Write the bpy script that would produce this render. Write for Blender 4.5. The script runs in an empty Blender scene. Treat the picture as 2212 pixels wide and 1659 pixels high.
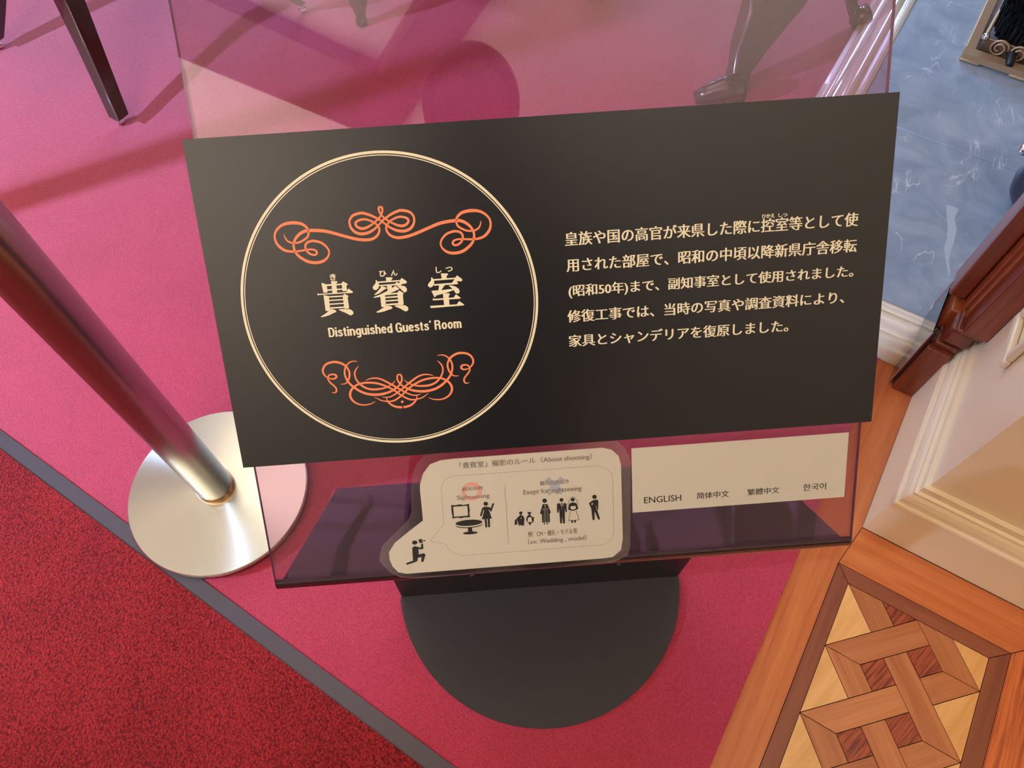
import bpy, bmesh, math, random
from math import sin, cos, pi, radians, sqrt
from mathutils import Vector, Matrix, geometry
random.seed(7)
C = bpy.context.scene.collection
SC = bpy.context.scene

# ------------------------------------------------------------------ camera
FPX = 1610.0; HC = 1.30; DS = 0.62
CAMR = Matrix(((0.99993214, 0.01164974, 0.0), (0.0101387, -0.87023547, 0.49253165), (0.00573786, -0.49249823, -0.87029453)))
cd = bpy.data.cameras.new('camera'); cam = bpy.data.objects.new('camera', cd); C.objects.link(cam)
cd.sensor_width = 36.0; cd.lens = FPX / 2212 * 36.0; cd.clip_start = 0.02
mw = Matrix.Identity(4)
for i in range(3):
    mw[i][0] = CAMR[i][0]; mw[i][1] = -CAMR[i][1]; mw[i][2] = -CAMR[i][2]
mw[2][3] = HC
cam.matrix_world = mw
SC.camera = cam

# ------------------------------------------------------------------ world, lights, exposure
SC.view_settings.view_transform = 'Standard'; SC.view_settings.look = 'None'
SC.view_settings.exposure = 0.06; SC.view_settings.gamma = 1.0; SC.view_settings.use_curve_mapping = False
W = bpy.data.worlds.new('world'); SC.world = W; W.use_nodes = True
W.node_tree.nodes['Background'].inputs[0].default_value = (1.0, 0.90, 0.80, 1)
W.node_tree.nodes['Background'].inputs[1].default_value = 0.30

def area(name, loc, target, sx, sy, power, col):
    l = bpy.data.lights.new(name, 'AREA'); l.shape = 'RECTANGLE'; l.size = sx; l.size_y = sy
    l.energy = power; l.color = col
    o = bpy.data.objects.new(name, l); C.objects.link(o); o.location = loc
    d = Vector(target) - Vector(loc); o.rotation_euler = d.to_track_quat('-Z', 'Y').to_euler()
    return o
COOL = (0.40, 0.62, 1.0); WARM = (1.0, 0.89, 0.77)
WT = (-3.7, -2.95, -2.2, -1.0)                            # four tall windows in the far wall
for t_ in WT:
    px_, py_ = 0.8634 * t_ + 0.5045 * 5.12, -0.5045 * t_ + 0.8634 * 5.12
    area('window_light', (px_, py_, 1.75), (px_ - 0.5045 * 4, py_ - 0.8634 * 4, 0.9), 0.42, 1.9, 62, COOL)
sp = bpy.data.lights.new('side_window_light', 'SPOT'); sp.energy = 1200; sp.color = (0.42, 0.58, 1.0); sp.shadow_soft_size = 0.055; sp.spot_size = radians(44); sp.spot_blend = 1.0
so = bpy.data.objects.new('side_window_light', sp); C.objects.link(so); so.location = (-3.85, -0.2, 1.9)
so.rotation_euler = (Vector((-0.85, 1.22, 0.0)) - Vector((-3.85, -0.2, 1.9))).to_track_quat('-Z', 'Y').to_euler()
def lamp(name, loc, r, power, col):
    l = bpy.data.lights.new(name, 'POINT'); l.energy = power; l.color = col; l.shadow_soft_size = r
    o = bpy.data.objects.new(name, l); C.objects.link(o); o.location = loc; return o
area('chandelier_uplight', (-1.0, 2.2, 2.35), (-1.0, 2.2, 4.0), 1.2, 1.2, 40, WARM)
area('added_uplight', (-1.5, -1.7, 2.2), (-1.5, -1.7, 4.0), 1.6, 1.6, 140, WARM)  # both panels are unseen, added to brighten the ceiling mirrored in the acrylic
area('added_uplight', (1.2, -1.0, 2.2), (1.2, -1.0, 4.0), 1.2, 1.2, 45, WARM)

# ------------------------------------------------------------------ helpers
YAW = radians(30.3)
AX = Vector((sin(YAW), cos(YAW), 0)); BX = Vector((cos(YAW), -sin(YAW), 0))
ROOM = Matrix(((BX.x, AX.x, 0, 0), (BX.y, AX.y, 0, 0), (0, 0, 1, 0), (0, 0, 0, 1)))   # local x = t, local y = s
def RP(t, s, z=0.0): return ROOM @ Vector((t, s, z))
def ray(x, y): return (CAMR @ Vector(((x - 1106) / FPX, (y - 829.5) / FPX, 1.0)))
def G(x, y, h=0.0):                                        # photograph point -> point of the level plane at height h
    r = ray(x, y); t = (h - HC) / r.z
    return Vector((r.x * t, r.y * t, h))
SU = Vector((0.99636533, 0.08083825, 0.02685702)); SV = Vector((0.07483471, -0.68006544, -0.72932213)); SN = Vector((-0.04069259, 0.72868112, -0.68364314))
SO = Vector((0, 0, HC)) + SN * DS
SIGN = Matrix(((SU.x, -SV.x, -SN.x, SO.x), (SU.y, -SV.y, -SN.y, SO.y), (SU.z, -SV.z, -SN.z, SO.z), (0, 0, 0, 1)))   # x along the sign, y up it, z out of it
def L(x, y, off=0.0):                                      # photograph point -> (x, y) on the sign plane (off metres in front)
    r = ray(x, y); t = (DS - off) / r.dot(SN); p = r * t
    return (p.dot(SU), -p.dot(SV))

def link(name, me, mat=None, parent=None, M=None, smooth=False):
    o = bpy.data.objects.new(name, me); C.objects.link(o)
    if mat is not None and not me.materials: me.materials.append(mat)
    if smooth:
        for p in me.polygons: p.use_smooth = True
    if parent: o.parent = parent
    if M is not None: o.matrix_basis = M
    return o
def tag(o, label=None, cat=None, group=None, kind=None):
    if label: o['label'] = label
    if cat: o['category'] = cat
    if group: o['group'] = group
    if kind: o['kind'] = kind
    return o
def empty(name, M, label=None, cat=None, group=None, kind=None):
    o = bpy.data.objects.new(name, None); C.objects.link(o); o.matrix_world = M; o.empty_display_size = 0.05
    return tag(o, label, cat, group, kind)

class MB:
    def __init__(s): s.v = []; s.f = []; s.m = []
    def add(s, vs, fs, mi=0):
        b = len(s.v); s.v += [tuple(v) for v in vs]; s.f += [tuple(b + i for i in f) for f in fs]; s.m += [mi] * len(fs); return s
    def box(s, x0, x1, y0, y1, z0, z1, mi=0):
        vs = [(x, y, z) for z in (z0, z1) for y in (y0, y1) for x in (x0, x1)]
        return s.add(vs, [(0, 2, 3, 1), (4, 5, 7, 6), (0, 1, 5, 4), (2, 6, 7, 3), (0, 4, 6, 2), (1, 3, 7, 5)], mi)
    def prism(s, poly, z0, z1, mi=0, side=None):           # poly [(x,y)] extruded in z
        n = len(poly)
        a = sum(poly[i][0] * poly[(i + 1) % n][1] - poly[(i + 1) % n][0] * poly[i][1] for i in range(n))
        if a < 0: poly = poly[::-1]
        tr = geometry.tessellate_polygon([[Vector((p[0], p[1], 0)) for p in poly]])
        vs = [(p[0], p[1], z0) for p in poly] + [(p[0], p[1], z1) for p in poly]
        top = []; bot = []
        for t in tr:
            A, B, D = (Vector(poly[i]) for i in t)
            if (B - A).cross(D - A) < 0: t = t[::-1]
            top.append(tuple(i + n for i in t)); bot.append(tuple(t[::-1]))
        s.add(vs, top + bot, mi)
        s.add(vs, [(i, (i + 1) % n, n + (i + 1) % n, n + i) for i in range(n)], mi if side is None else side)
        return s
    def flat(s, poly, z=0.0):
        n = len(poly)
        tr = geometry.tessellate_polygon([[Vector((p[0], p[1], 0)) for p in poly]])
        fs = []
        for t in tr:
            A, B, D = (Vector(poly[i]) for i in t)
            fs.append(tuple(t) if (B - A).cross(D - A) > 0 else tuple(t[::-1]))
        return s.add([(p[0], p[1], z) for p in poly], fs)
    def ribbon(s, pts, ws, z=0.0):                         # flat stroke of changing width
        n = len(pts); vs = []
        for i in range(n):
            a = Vector(pts[max(i - 1, 0)]); b = Vector(pts[min(i + 1, n - 1)]); d = b - a
            d = d.normalized() if d.length > 1e-9 else Vector((1, 0)); q = Vector((-d.y, d.x)) * ws[i] / 2; p = Vector(pts[i])
            vs += [(p.x + q.x, p.y + q.y, z), (p.x - q.x, p.y - q.y, z)]
        return s.add(vs, [(2 * i, 2 * i + 1, 2 * i + 3, 2 * i + 2) for i in range(n - 1)])
    def tube(s, pts, rs, n=12, cap=True, mi=0):
        rings = []; up = Vector((0, 0, 1)); N = len(pts); pv = None
        for i in range(N):
            a = Vector(pts[max(i - 1, 0)]); b = Vector(pts[min(i + 1, N - 1)]); d = (b - a).normalized()
            if pv is None: pv = d.orthogonal().normalized()
            x = (pv - d * pv.dot(d)).normalized(); pv = x; y = d.cross(x); r = rs[i] if hasattr(rs, '__len__') else rs
            rings.append([Vector(pts[i]) + (x * cos(2 * pi * k / n) + y * sin(2 * pi * k / n)) * r for k in range(n)])
        vs = [v for q in rings for v in q]; fs = []
        for i in range(N - 1):
            for k in range(n):
                k2 = (k + 1) % n; fs.append((i * n + k, i * n + k2, (i + 1) * n + k2, (i + 1) * n + k))
        if cap: fs += [tuple(range(n))[::-1], tuple((N - 1) * n + k for k in range(n))]
        return s.add(vs, fs, mi)
    def sect(s, pts, sizes, ang=0.0, mi=0):                # square section leg through points, (wx, wy) sizes
        vs = []; ca, sa = cos(ang), sin(ang)
        for p, (wx, wy) in zip(pts, sizes):
            for ex, ey in ((-1, -1), (1, -1), (1, 1), (-1, 1)):
                x = ex * wx / 2; y = ey * wy / 2
                vs.append((p[0] + x * ca - y * sa, p[1] + x * sa + y * ca, p[2]))
        fs = []; N = len(pts)
        for i in range(N - 1):
            for k in range(4):
                k2 = (k + 1) % 4; fs.append((i * 4 + k, i * 4 + k2, i * 4 + 4 + k2, i * 4 + 4 + k))
        fs += [(3, 2, 1, 0), tuple((N - 1) * 4 + k for k in range(4))]
        return s.add(vs, fs, mi)
    def lathe(s, prof, n=48, c=(0, 0), mi=0):              # prof [(r,z)]
        vs = []; N = len(prof)
        for r, z in prof:
            for k in range(n): vs.append((c[0] + r * cos(2 * pi * k / n), c[1] + r * sin(2 * pi * k / n), z))
        fs = []
        for i in range(N - 1):
            for k in range(n):
                k2 = (k + 1) % n; fs.append((i * n + k, i * n + k2, (i + 1) * n + k2, (i + 1) * n + k))
        fs += [tuple(range(n))[::-1], tuple((N - 1) * n + k for k in range(n))]
        return s.add(vs, fs, mi)
    def build(s, name, mat, parent=None, M=None, smooth=False, bevel=0.0, auto=None, seg=2):
        me = bpy.data.meshes.new(name); me.from_pydata(s.v, [], s.f)
        mats = mat if isinstance(mat, (list, tuple)) else [mat]
        for m in mats: me.materials.append(m)
        for p, k in zip(me.polygons, s.m): p.material_index = k
        me.update()
        o = link(name, me, None, parent, M, smooth)
        if bevel:
            b = o.modifiers.new('bevel', 'BEVEL'); b.width = bevel; b.segments = seg; b.limit_method = 'ANGLE'; b.angle_limit = radians(40)
            for p in me.polygons: p.use_smooth = True
            try: me.set_sharp_from_angle(angle=radians(50))
            except Exception: pass
        if smooth and auto:
            try: me.set_sharp_from_angle(angle=radians(auto))
            except Exception: pass
        return o

def catmull(P, k=6):                                       # points with any number of components
    out = []; n = len(P)
    for i in range(n - 1):
        p0 = P[max(i - 1, 0)]; p1 = P[i]; p2 = P[i + 1]; p3 = P[min(i + 2, n - 1)]
        for j in range(k):
            t = j / k
            out.append(tuple(0.5 * ((2 * b) + (-a + c) * t + (2 * a - 5 * b + 4 * c - d) * t * t + (-a + 3 * b - 3 * c + d) * t ** 3) for a, b, c, d in zip(p0, p1, p2, p3)))
    out.append(tuple(P[-1])); return out

# ------------------------------------------------------------------ materials
def nt(name):
    m = bpy.data.materials.new(name); m.use_nodes = True; t = m.node_tree
    return m, t, t.nodes['Principled BSDF'], t.nodes.new, t.links.new
def plain(name, col, rough=0.5, metal=0.0, spec=0.5, coat=0.0, bump=0.0, bscale=200.0, ior=1.5):
    m, t, b, N, K = nt(name)
    b.inputs['Base Color'].default_value = (*col, 1); b.inputs['Roughness'].default_value = rough
    b.inputs['Metallic'].default_value = metal; b.inputs['Specular IOR Level'].default_value = spec; b.inputs['Coat Weight'].default_value = coat
    b.inputs['IOR'].default_value = ior
    if bump:
        n = N('ShaderNodeTexNoise'); n.inputs['Scale'].default_value = bscale; n.inputs['Detail'].default_value = 3
        tc = N('ShaderNodeTexCoord'); K(tc.outputs['Object'], n.inputs['Vector'])
        q = N('ShaderNodeBump'); q.inputs['Strength'].default_value = bump; q.inputs['Distance'].default_value = 0.002
        K(n.outputs['Fac'], q.inputs['Height']); K(q.outputs['Normal'], b.inputs['Normal'])
    return m
def ramp(N, stops):
    r = N('ShaderNodeValToRGB'); e = r.color_ramp.elements
    e[0].position, e[0].color = stops[0][0], (*stops[0][1], 1); e[1].position, e[1].color = stops[-1][0], (*stops[-1][1], 1)
    for p, c in stops[1:-1]:
        k = e.new(p); k.color = (*c, 1)
    return r
def wood(name, c1, c2, rough=0.35, fine=60.0, stretch=0.06, contrast=(0.3, 0.7), coat=0.15, var=0.15, bump=0.08, up=False):
    m, t, b, N, K = nt(name)
    tc = N('ShaderNodeTexCoord'); mp = N('ShaderNodeMapping'); oi = N('ShaderNodeObjectInfo')
    mul = N('ShaderNodeVectorMath'); mul.operation = 'SCALE'; mul.inputs[3].default_value = 17.0
    cx = N('ShaderNodeCombineXYZ'); K(oi.outputs['Random'], cx.inputs[0]); K(oi.outputs['Random'], cx.inputs[1]); K(cx.outputs[0], mul.inputs[0])
    ad = N('ShaderNodeVectorMath'); K(tc.outputs['Object'], ad.inputs[0]); K(mul.outputs[0], ad.inputs[1])
    mp.inputs['Scale'].default_value = (1, 1, stretch) if up else (stretch, 1, 1); K(ad.outputs[0], mp.inputs['Vector'])
    n = N('ShaderNodeTexNoise'); n.inputs['Scale'].default_value = fine; n.inputs['Detail'].default_value = 5; n.inputs['Distortion'].default_value = 0.4
    K(mp.outputs[0], n.inputs['Vector'])
    n2 = N('ShaderNodeTexNoise'); n2.inputs['Scale'].default_value = fine * 5; n2.inputs['Detail'].default_value = 2; K(mp.outputs[0], n2.inputs['Vector'])
    mx = N('ShaderNodeMath'); mx.operation = 'MULTIPLY_ADD'; mx.inputs[1].default_value = 0.35; K(n2.outputs['Fac'], mx.inputs[0]); K(n.outputs['Fac'], mx.inputs[2])
    r = ramp(N, [(contrast[0] + 0.17, c1), (contrast[1] + 0.17, c2)]); K(mx.outputs[0], r.inputs[0])
    hs = N('ShaderNodeHueSaturation'); mr = N('ShaderNodeMapRange'); K(oi.outputs['Random'], mr.inputs[0]); mr.inputs[3].default_value = 1 - var; mr.inputs[4].default_value = 1 + var
    K(mr.outputs[0], hs.inputs['Value']); K(r.outputs[0], hs.inputs['Color']); K(hs.outputs[0], b.inputs['Base Color'])
    b.inputs['Roughness'].default_value = rough; b.inputs['Coat Weight'].default_value = coat; b.inputs['Coat Roughness'].default_value = 0.25
    q = N('ShaderNodeBump'); q.inputs['Strength'].default_value = bump; q.inputs['Distance'].default_value = 0.001; K(mx.outputs[0], q.inputs['Height']); K(q.outputs[0], b.inputs['Normal'])
    return m
def carpet(name, c1, c2, scale, strength, sheen, dist=0.003):
    m, t, b, N, K = nt(name)
    tc = N('ShaderNodeTexCoord')
    n = N('ShaderNodeTexNoise'); n.inputs['Scale'].default_value = scale; n.inputs['Detail'].default_value = 4; n.inputs['Roughness'].default_value = 0.65
    n.inputs['Distortion'].default_value = 0.6; K(tc.outputs['Object'], n.inputs['Vector'])
    v = N('ShaderNodeTexVoronoi'); v.inputs['Scale'].default_value = scale * 1.1; K(tc.outputs['Object'], v.inputs['Vector'])
    big = N('ShaderNodeTexNoise'); big.inputs['Scale'].default_value = 5.0; big.inputs['Detail'].default_value = 3; K(tc.outputs['Object'], big.inputs['Vector'])
    s = N('ShaderNodeMath'); s.operation = 'MULTIPLY_ADD'; s.inputs[1].default_value = -0.45; K(v.outputs['Distance'], s.inputs[0]); K(n.outputs['Fac'], s.inputs[2])
    a = N('ShaderNodeMath'); a.operation = 'MULTIPLY_ADD'; a.inputs[1].default_value = 0.35; K(big.outputs['Fac'], a.inputs[0]); K(s.outputs[0], a.inputs[2])
    r = ramp(N, [(0.25, c1), (0.65, c2)]); K(a.outputs[0], r.inputs[0]); K(r.outputs[0], b.inputs['Base Color'])
    b.inputs['Roughness'].default_value = 0.62; b.inputs['Specular IOR Level'].default_value = 0.45 * sheen
    b.inputs['Sheen Weight'].default_value = sheen; b.inputs['Sheen Roughness'].default_value = 0.45; b.inputs['Sheen Tint'].default_value = (0.9, 0.85, 1.0, 1)
    q = N('ShaderNodeBump'); q.inputs['Strength'].default_value = strength; q.inputs['Distance'].default_value = dist
    K(s.outputs[0], q.inputs['Height']); K(q.outputs[0], b.inputs['Normal'])
    return m
def clear(name, tint, rough=0.03, ior=1.5, gain=1.0):       # clear sheet: tinted see-through surface with a real fresnel gloss
    m, t, b, N, K = nt(name); t.nodes.remove(b)
    tr = N('ShaderNodeBsdfTransparent'); tr.inputs[0].default_value = (*tint, 1)
    gl = N('ShaderNodeBsdfGlossy'); gl.inputs['Roughness'].default_value = rough
    fr = N('ShaderNodeFresnel'); fr.inputs[0].default_value = ior
    mm = N('ShaderNodeMath'); mm.operation = 'MULTIPLY'; mm.inputs[1].default_value = gain; K(fr.outputs[0], mm.inputs[0])
    mx = N('ShaderNodeMixShader'); K(mm.outputs[0], mx.inputs[0]); K(tr.outputs[0], mx.inputs[1]); K(gl.outputs[0], mx.inputs[2])
    K(mx.outputs[0], t.nodes['Material Output'].inputs[0]); return m

M_carpet = carpet('carpet_rose', (0.37, 0.018, 0.042), (0.57, 0.038, 0.080), 420, 0.5, 0.7)
M_runner = carpet('carpet_runner', (0.20, 0.008, 0.009), (0.62, 0.034, 0.034), 240, 1.0, 0.10, 0.008)
M_strip = plain('grey_metal_strip', (0.085, 0.072, 0.078), 0.45, 0.3, 0.5)
M_sub = plain('subfloor_dark', (0.03, 0.018, 0.012), 0.9)
M_board = wood('floor_board', (0.44, 0.105, 0.026), (0.60, 0.19, 0.052), 0.32, 55, 0.05)
M_boardred = wood('floor_board_grained', (0.30, 0.055, 0.014), (0.56, 0.15, 0.035), 0.35, 160, 0.03, (0.35, 0.62))
M_band = wood('dark_band', (0.20, 0.050, 0.022), (0.27, 0.080, 0.036), 0.35, 60, 0.05)
M_strap = wood('parquet_strap', (0.40, 0.125, 0.038), (0.56, 0.215, 0.075), 0.35, 45, 0.06, var=0.12)
M_maple = wood('parquet_pale', (0.66, 0.33, 0.095), (0.80, 0.46, 0.165), 0.33, 40, 0.10, var=0.08)
M_rose = wood('parquet_rosewood', (0.15, 0.022, 0.010), (0.42, 0.085, 0.028), 0.4, 260, 0.05, (0.38, 0.6), var=0.12)
M_cream = plain('cream_paint', (0.78, 0.62, 0.38), 0.38, 0, 0.5, 0.1)
M_ceil = plain('ceiling_plaster', (0.80, 0.76, 0.70), 0.8)
M_beam = wood('beam_wood', (0.10, 0.035, 0.02), (0.16, 0.06, 0.03), 0.4)
M_wallp = plain('wall_plaster', (0.74, 0.66, 0.55), 0.8)
M_maho = wood('mahogany', (0.11, 0.018, 0.008), (0.24, 0.046, 0.016), 0.30, 50, 0.06, coat=0.3, up=True)
M_maho_lit = wood('mahogany_lit', (0.28, 0.065, 0.018), (0.46, 0.13, 0.035), 0.30, 50, 0.06, coat=0.3, up=True)  # same mahogany on its lit side, the light put into the colour
M_darkwood = plain('dark_furniture_wood', (0.050, 0.010, 0.010), 0.22, 0, 0.5, 0.5)
M_chrome = plain('chrome', (0.75, 0.77, 0.80), 0.12, 1.0)
M_black = plain('black_iron', (0.012, 0.012, 0.014), 0.45, 0.3, 0.5, bump=0.3, bscale=120)
M_steel_blk = plain('black_powder_coat', (0.030, 0.026, 0.026), 0.42, 0.0, 0.5, bump=0.05, bscale=600)
M_riser = plain('black_riser', (0.008, 0.008, 0.009), 0.5)
M_rubber = plain('black_rubber', (0.01, 0.01, 0.01), 0.7)
M_signblack = plain('sign_black', (0.007, 0.0085, 0.012), 0.30, 0, 0.5)
M_edge = plain('sign_edge', (0.20, 0.13, 0.10), 0.5)
M_cream_ink = plain('cream_ink', (0.88, 0.83, 0.60), 0.55)
M_orange_ink = plain('orange_ink', (1.0, 0.27, 0.115), 0.55)
M_paper = plain('card_paper', (0.62, 0.60, 0.51), 0.5)
M_ink = plain('black_ink', (0.015, 0.015, 0.016), 0.6)
M_grey_ink = plain('grey_ink', (0.20, 0.165, 0.135), 0.7)
M_pink_ink = plain('pink_ink', (0.72, 0.36, 0.30), 0.6)
M_blue_ink = plain('blue_ink', (0.40, 0.44, 0.50), 0.6)
M_acryl = clear('smoky_acrylic', (0.83, 0.68, 0.77), 0.02, 1.5, 1.1)
M_acryl_edge = plain('acrylic_edge', (0.42, 0.20, 0.32), 0.12, 0, 0.8)
M_shelf = plain('dark_plum_acrylic', (0.030, 0.012, 0.022), 0.05, 0, 0.8, 0.5)
M_lam = clear('laminate_film', (0.95, 0.93, 0.93), 0.22, 1.6, 2.2)
M_guard = clear('clear_guard', (0.97, 0.86, 0.84), 0.06, 1.5, 1.6)
M_brass = plain('aged_brass', (0.42, 0.28, 0.15), 0.45, 0.5)
M_brassd = plain('dark_bronze', (0.20, 0.13, 0.08), 0.42, 0.7)

def brushed(name, col, rough, aniso, axis_radial=True, metal=1.0):
    m, t, b, N, K = nt(name)
    b.inputs['Base Color'].default_value = (*col, 1); b.inputs['Metallic'].default_value = metal; b.inputs['Roughness'].default_value = rough
    b.inputs['Anisotropic'].default_value = aniso
    tg = N('ShaderNodeTangent'); tg.direction_type = 'RADIAL'; tg.axis = 'Z'; K(tg.outputs[0], b.inputs['Tangent'])
    return m
M_disk = brushed('spun_steel', (0.74, 0.78, 0.66), 0.24, 0.94)
M_post = brushed('brushed_steel', (0.46, 0.46, 0.44), 0.26, 0.5)
M_collar = plain('brass_tinted_collar', (0.60, 0.38, 0.20), 0.25, 1.0)

def stone():
    m, t, b, N, K = nt('blue_grey_marble')
    tc = N('ShaderNodeTexCoord')
    n = N('ShaderNodeTexNoise'); n.inputs['Scale'].default_value = 9; n.inputs['Detail'].default_value = 8; n.inputs['Roughness'].default_value = 0.6; n.inputs['Distortion'].default_value = 1.0
    K(tc.outputs['Object'], n.inputs['Vector'])
    r = ramp(N, [(0.3, (0.21, 0.28, 0.345)), (0.5, (0.29, 0.37, 0.44)), (0.72, (0.40, 0.47, 0.52))]); K(n.outputs['Fac'], r.inputs[0])
    mp = N('ShaderNodeMapping'); mp.inputs['Scale'].default_value = (1.0, 0.42, 1); mp.inputs['Rotation'].default_value = (0, 0, 0.7); K(tc.outputs['Object'], mp.inputs[0])
    nw = N('ShaderNodeTexNoise'); nw.inputs['Scale'].default_value = 6.5; nw.inputs['Detail'].default_value = 5; nw.inputs['Distortion'].default_value = 2.6; K(mp.outputs[0], nw.inputs['Vector'])
    sb = N('ShaderNodeMath'); sb.operation = 'SUBTRACT'; sb.inputs[1].default_value = 0.5; K(nw.outputs['Fac'], sb.inputs[0])
    ab = N('ShaderNodeMath'); ab.operation = 'ABSOLUTE'; K(sb.outputs[0], ab.inputs[0])
    n3 = N('ShaderNodeTexNoise'); n3.inputs['Scale'].default_value = 11; n3.inputs['Detail'].default_value = 2; K(tc.outputs['Object'], n3.inputs['Vector'])
    vr = ramp(N, [(0.0, (1, 1, 1)), (0.011, (0, 0, 0))]); K(ab.outputs[0], vr.inputs[0])
    gt = ramp(N, [(0.52, (0, 0, 0)), (0.60, (1, 1, 1))]); K(n3.outputs['Fac'], gt.inputs[0])
    ml = N('ShaderNodeMath'); ml.operation = 'MULTIPLY'; K(vr.outputs[0], ml.inputs[0]); K(gt.outputs[0], ml.inputs[1])
    mx = N('ShaderNodeMix'); mx.data_type = 'RGBA'; mx.inputs[7].default_value = (0.62, 0.66, 0.66, 1)
    K(ml.outputs[0], mx.inputs[0]); K(r.outputs[0], mx.inputs[6]); K(mx.outputs[2], b.inputs['Base Color'])
    b.inputs['Roughness'].default_value = 0.36; b.inputs['Coat Weight'].default_value = 0.9; b.inputs['Coat Roughness'].default_value = 0.32
    return m
M_stone = stone()
M_gloss = plain('glossy_cream_paint', (0.74, 0.66, 0.50), 0.18, 0, 0.6, 0.8)

# ------------------------------------------------------------------ the room shell
T0, T1, S0, S1, ZC = -4.6, 3.2, -3.4, 5.2, 3.3
o = MB().box(T0, T1, S0, S1, -0.06, -0.012).build('floor', M_sub, None, ROOM); tag(o, kind='structure'); FLOOR = o
o = MB().box(T0, T1, S0, S1, ZC, ZC + 0.08).build('ceiling', M_ceil, None, ROOM); tag(o, kind='structure'); CEIL = o
MB().box(T0, 0.69, -1.90, -1.54, ZC - 0.10, ZC).build('beam', M_beam, CEIL, bevel=0.01)
MB().box(0.45, 0.69, -1.54, S1, ZC - 0.10, ZC).build('beam', M_beam, CEIL, bevel=0.01)
o = MB().box(T0, T1, S0 - 0.1, S0, 0, ZC).build('wall_back', M_wallp, None, ROOM); tag(o, kind='structure')
o = MB().box(T0 - 0.1, T0, S0, S1, 0, ZC).build('wall_left', M_wallp, None, ROOM); tag(o, kind='structure')
o = MB().box(T0, T1, S1, S1 + 0.1, 0, ZC).build('wall_far', M_wallp, None, ROOM); tag(o, kind='structure')
o = MB().box(T1, T1 + 0.1, S0, S1, 0, ZC).build('wall_right', M_wallp, None, ROOM); tag(o, kind='structure')
for i, t_ in enumerate(WT):
    mb = MB()
    for (x0, x1, z0, z1) in ((t_ - 0.27, t_ - 0.22, 0.75, 2.75), (t_ + 0.22, t_ + 0.27, 0.75, 2.75), (t_ - 0.27, t_ + 0.27, 0.70, 0.76), (t_ - 0.27, t_ + 0.27, 2.74, 2.80)): mb.box(x0, x1, S1 - 0.06, S1, z0, z1)
    tag(mb.build('window_%d' % (i + 1), M_wallp, None, ROOM), kind='structure')
# the pier at the right with its two faces: s = 0.735 (towards the viewer) and t = 0.354 (towards the carpet)
o = MB().box(0.354, T1, 0.735, 1.17, 0.10, ZC).build('wall_pier', M_cream, None, ROOM); tag(o, kind='structure'); PIER = o
def base_profile():                                        # (out, z): out = distance in front of the wall face
    return [(0.0, 0.0), (0.028, 0.0), (0.028, 0.123), (0.0265, 0.127), (0.0235, 0.1275), (0.0225, 0.130), (0.0215, 0.140), (0.0185, 0.149), (0.0145, 0.155), (0.0140, 0.160), (0.0085, 0.162), (0.0080, 0.176), (0.0, 0.178)]
PR = base_profile()
m1 = MB(); vs = []
for (d, z) in PR: vs += [(0.354 - d, 0.735 - d, z), (0.354 - d, 1.17, z)]
m1.add(vs, [(2 * i, 2 * i + 1, 2 * i + 3, 2 * i + 2) for i in range(len(PR) - 1)])
o = m1.build('baseboard_side', M_cream, None, ROOM); tag(o, kind='structure')
m1 = MB(); vs = []
for (d, z) in PR: vs += [(0.354 - d, 0.735 - d, z), (T1, 0.735 - d, z)]
m1.add(vs, [(2 * i + 1, 2 * i, 2 * i + 2, 2 * i + 3) for i in range(len(PR) - 1)])
o = m1.build('baseboard_front', M_cream, None, ROOM); tag(o, kind='structure')
# raised panel frame on the side face of the pier
fr = MB()
for (a0, a1, z0, z1) in ((0.885, 0.995, 0.325, 0.343), (0.885, 0.995, 1.0, 1.018)): fr.box(0.342, 0.354, a0, a1, z0, z1)
for (a0, a1) in ((0.885, 0.901), (0.979, 0.995)): fr.box(0.342, 0.354, a0, a1, 0.343, 1.0)
fr.build('panel_frame', M_cream, PIER, bevel=0.004)

# ------------------------------------------------------------------ wooden floor, piece by piece
def piece(name, poly, ang, mat, z=0.0, shrink=0.0006, parent=FLOOR):
    cx = sum(p[0] for p in poly) / len(poly); cy = sum(p[1] for p in poly) / len(poly)
    ca, sa = cos(-ang), sin(-ang); n = len(poly)
    ar = sum(poly[i][0] * poly[(i + 1) % n][1] - poly[(i + 1) % n][0] * poly[i][1] for i in range(n))
    if ar < 0: poly = poly[::-1]
    q = []
    for i in range(n):                                     # inset every edge by shrink
        p0 = Vector(poly[i - 1]); p1 = Vector(poly[i]); p2 = Vector(poly[(i + 1) % n])
        d1 = (p1 - p0).normalized(); d2 = (p2 - p1).normalized(); n1 = Vector((-d1.y, d1.x)); n2 = Vector((-d2.y, d2.x))
        k = (n1 + n2); k = k / max(k.dot(n1), 0.25) * shrink; q.append(p1 + k)
    loc = [((p.x - cx) * ca - (p.y - cy) * sa, (p.x - cx) * sa + (p.y - cy) * ca) for p in q]
    return MB().prism(loc, -0.012, z + random.uniform(-0.0003, 0.0003)).build(name, mat, parent, Matrix.Translation((cx, cy, 0)) @ Matrix.Rotation(ang, 4, 'Z'))
SB = -0.62
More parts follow.
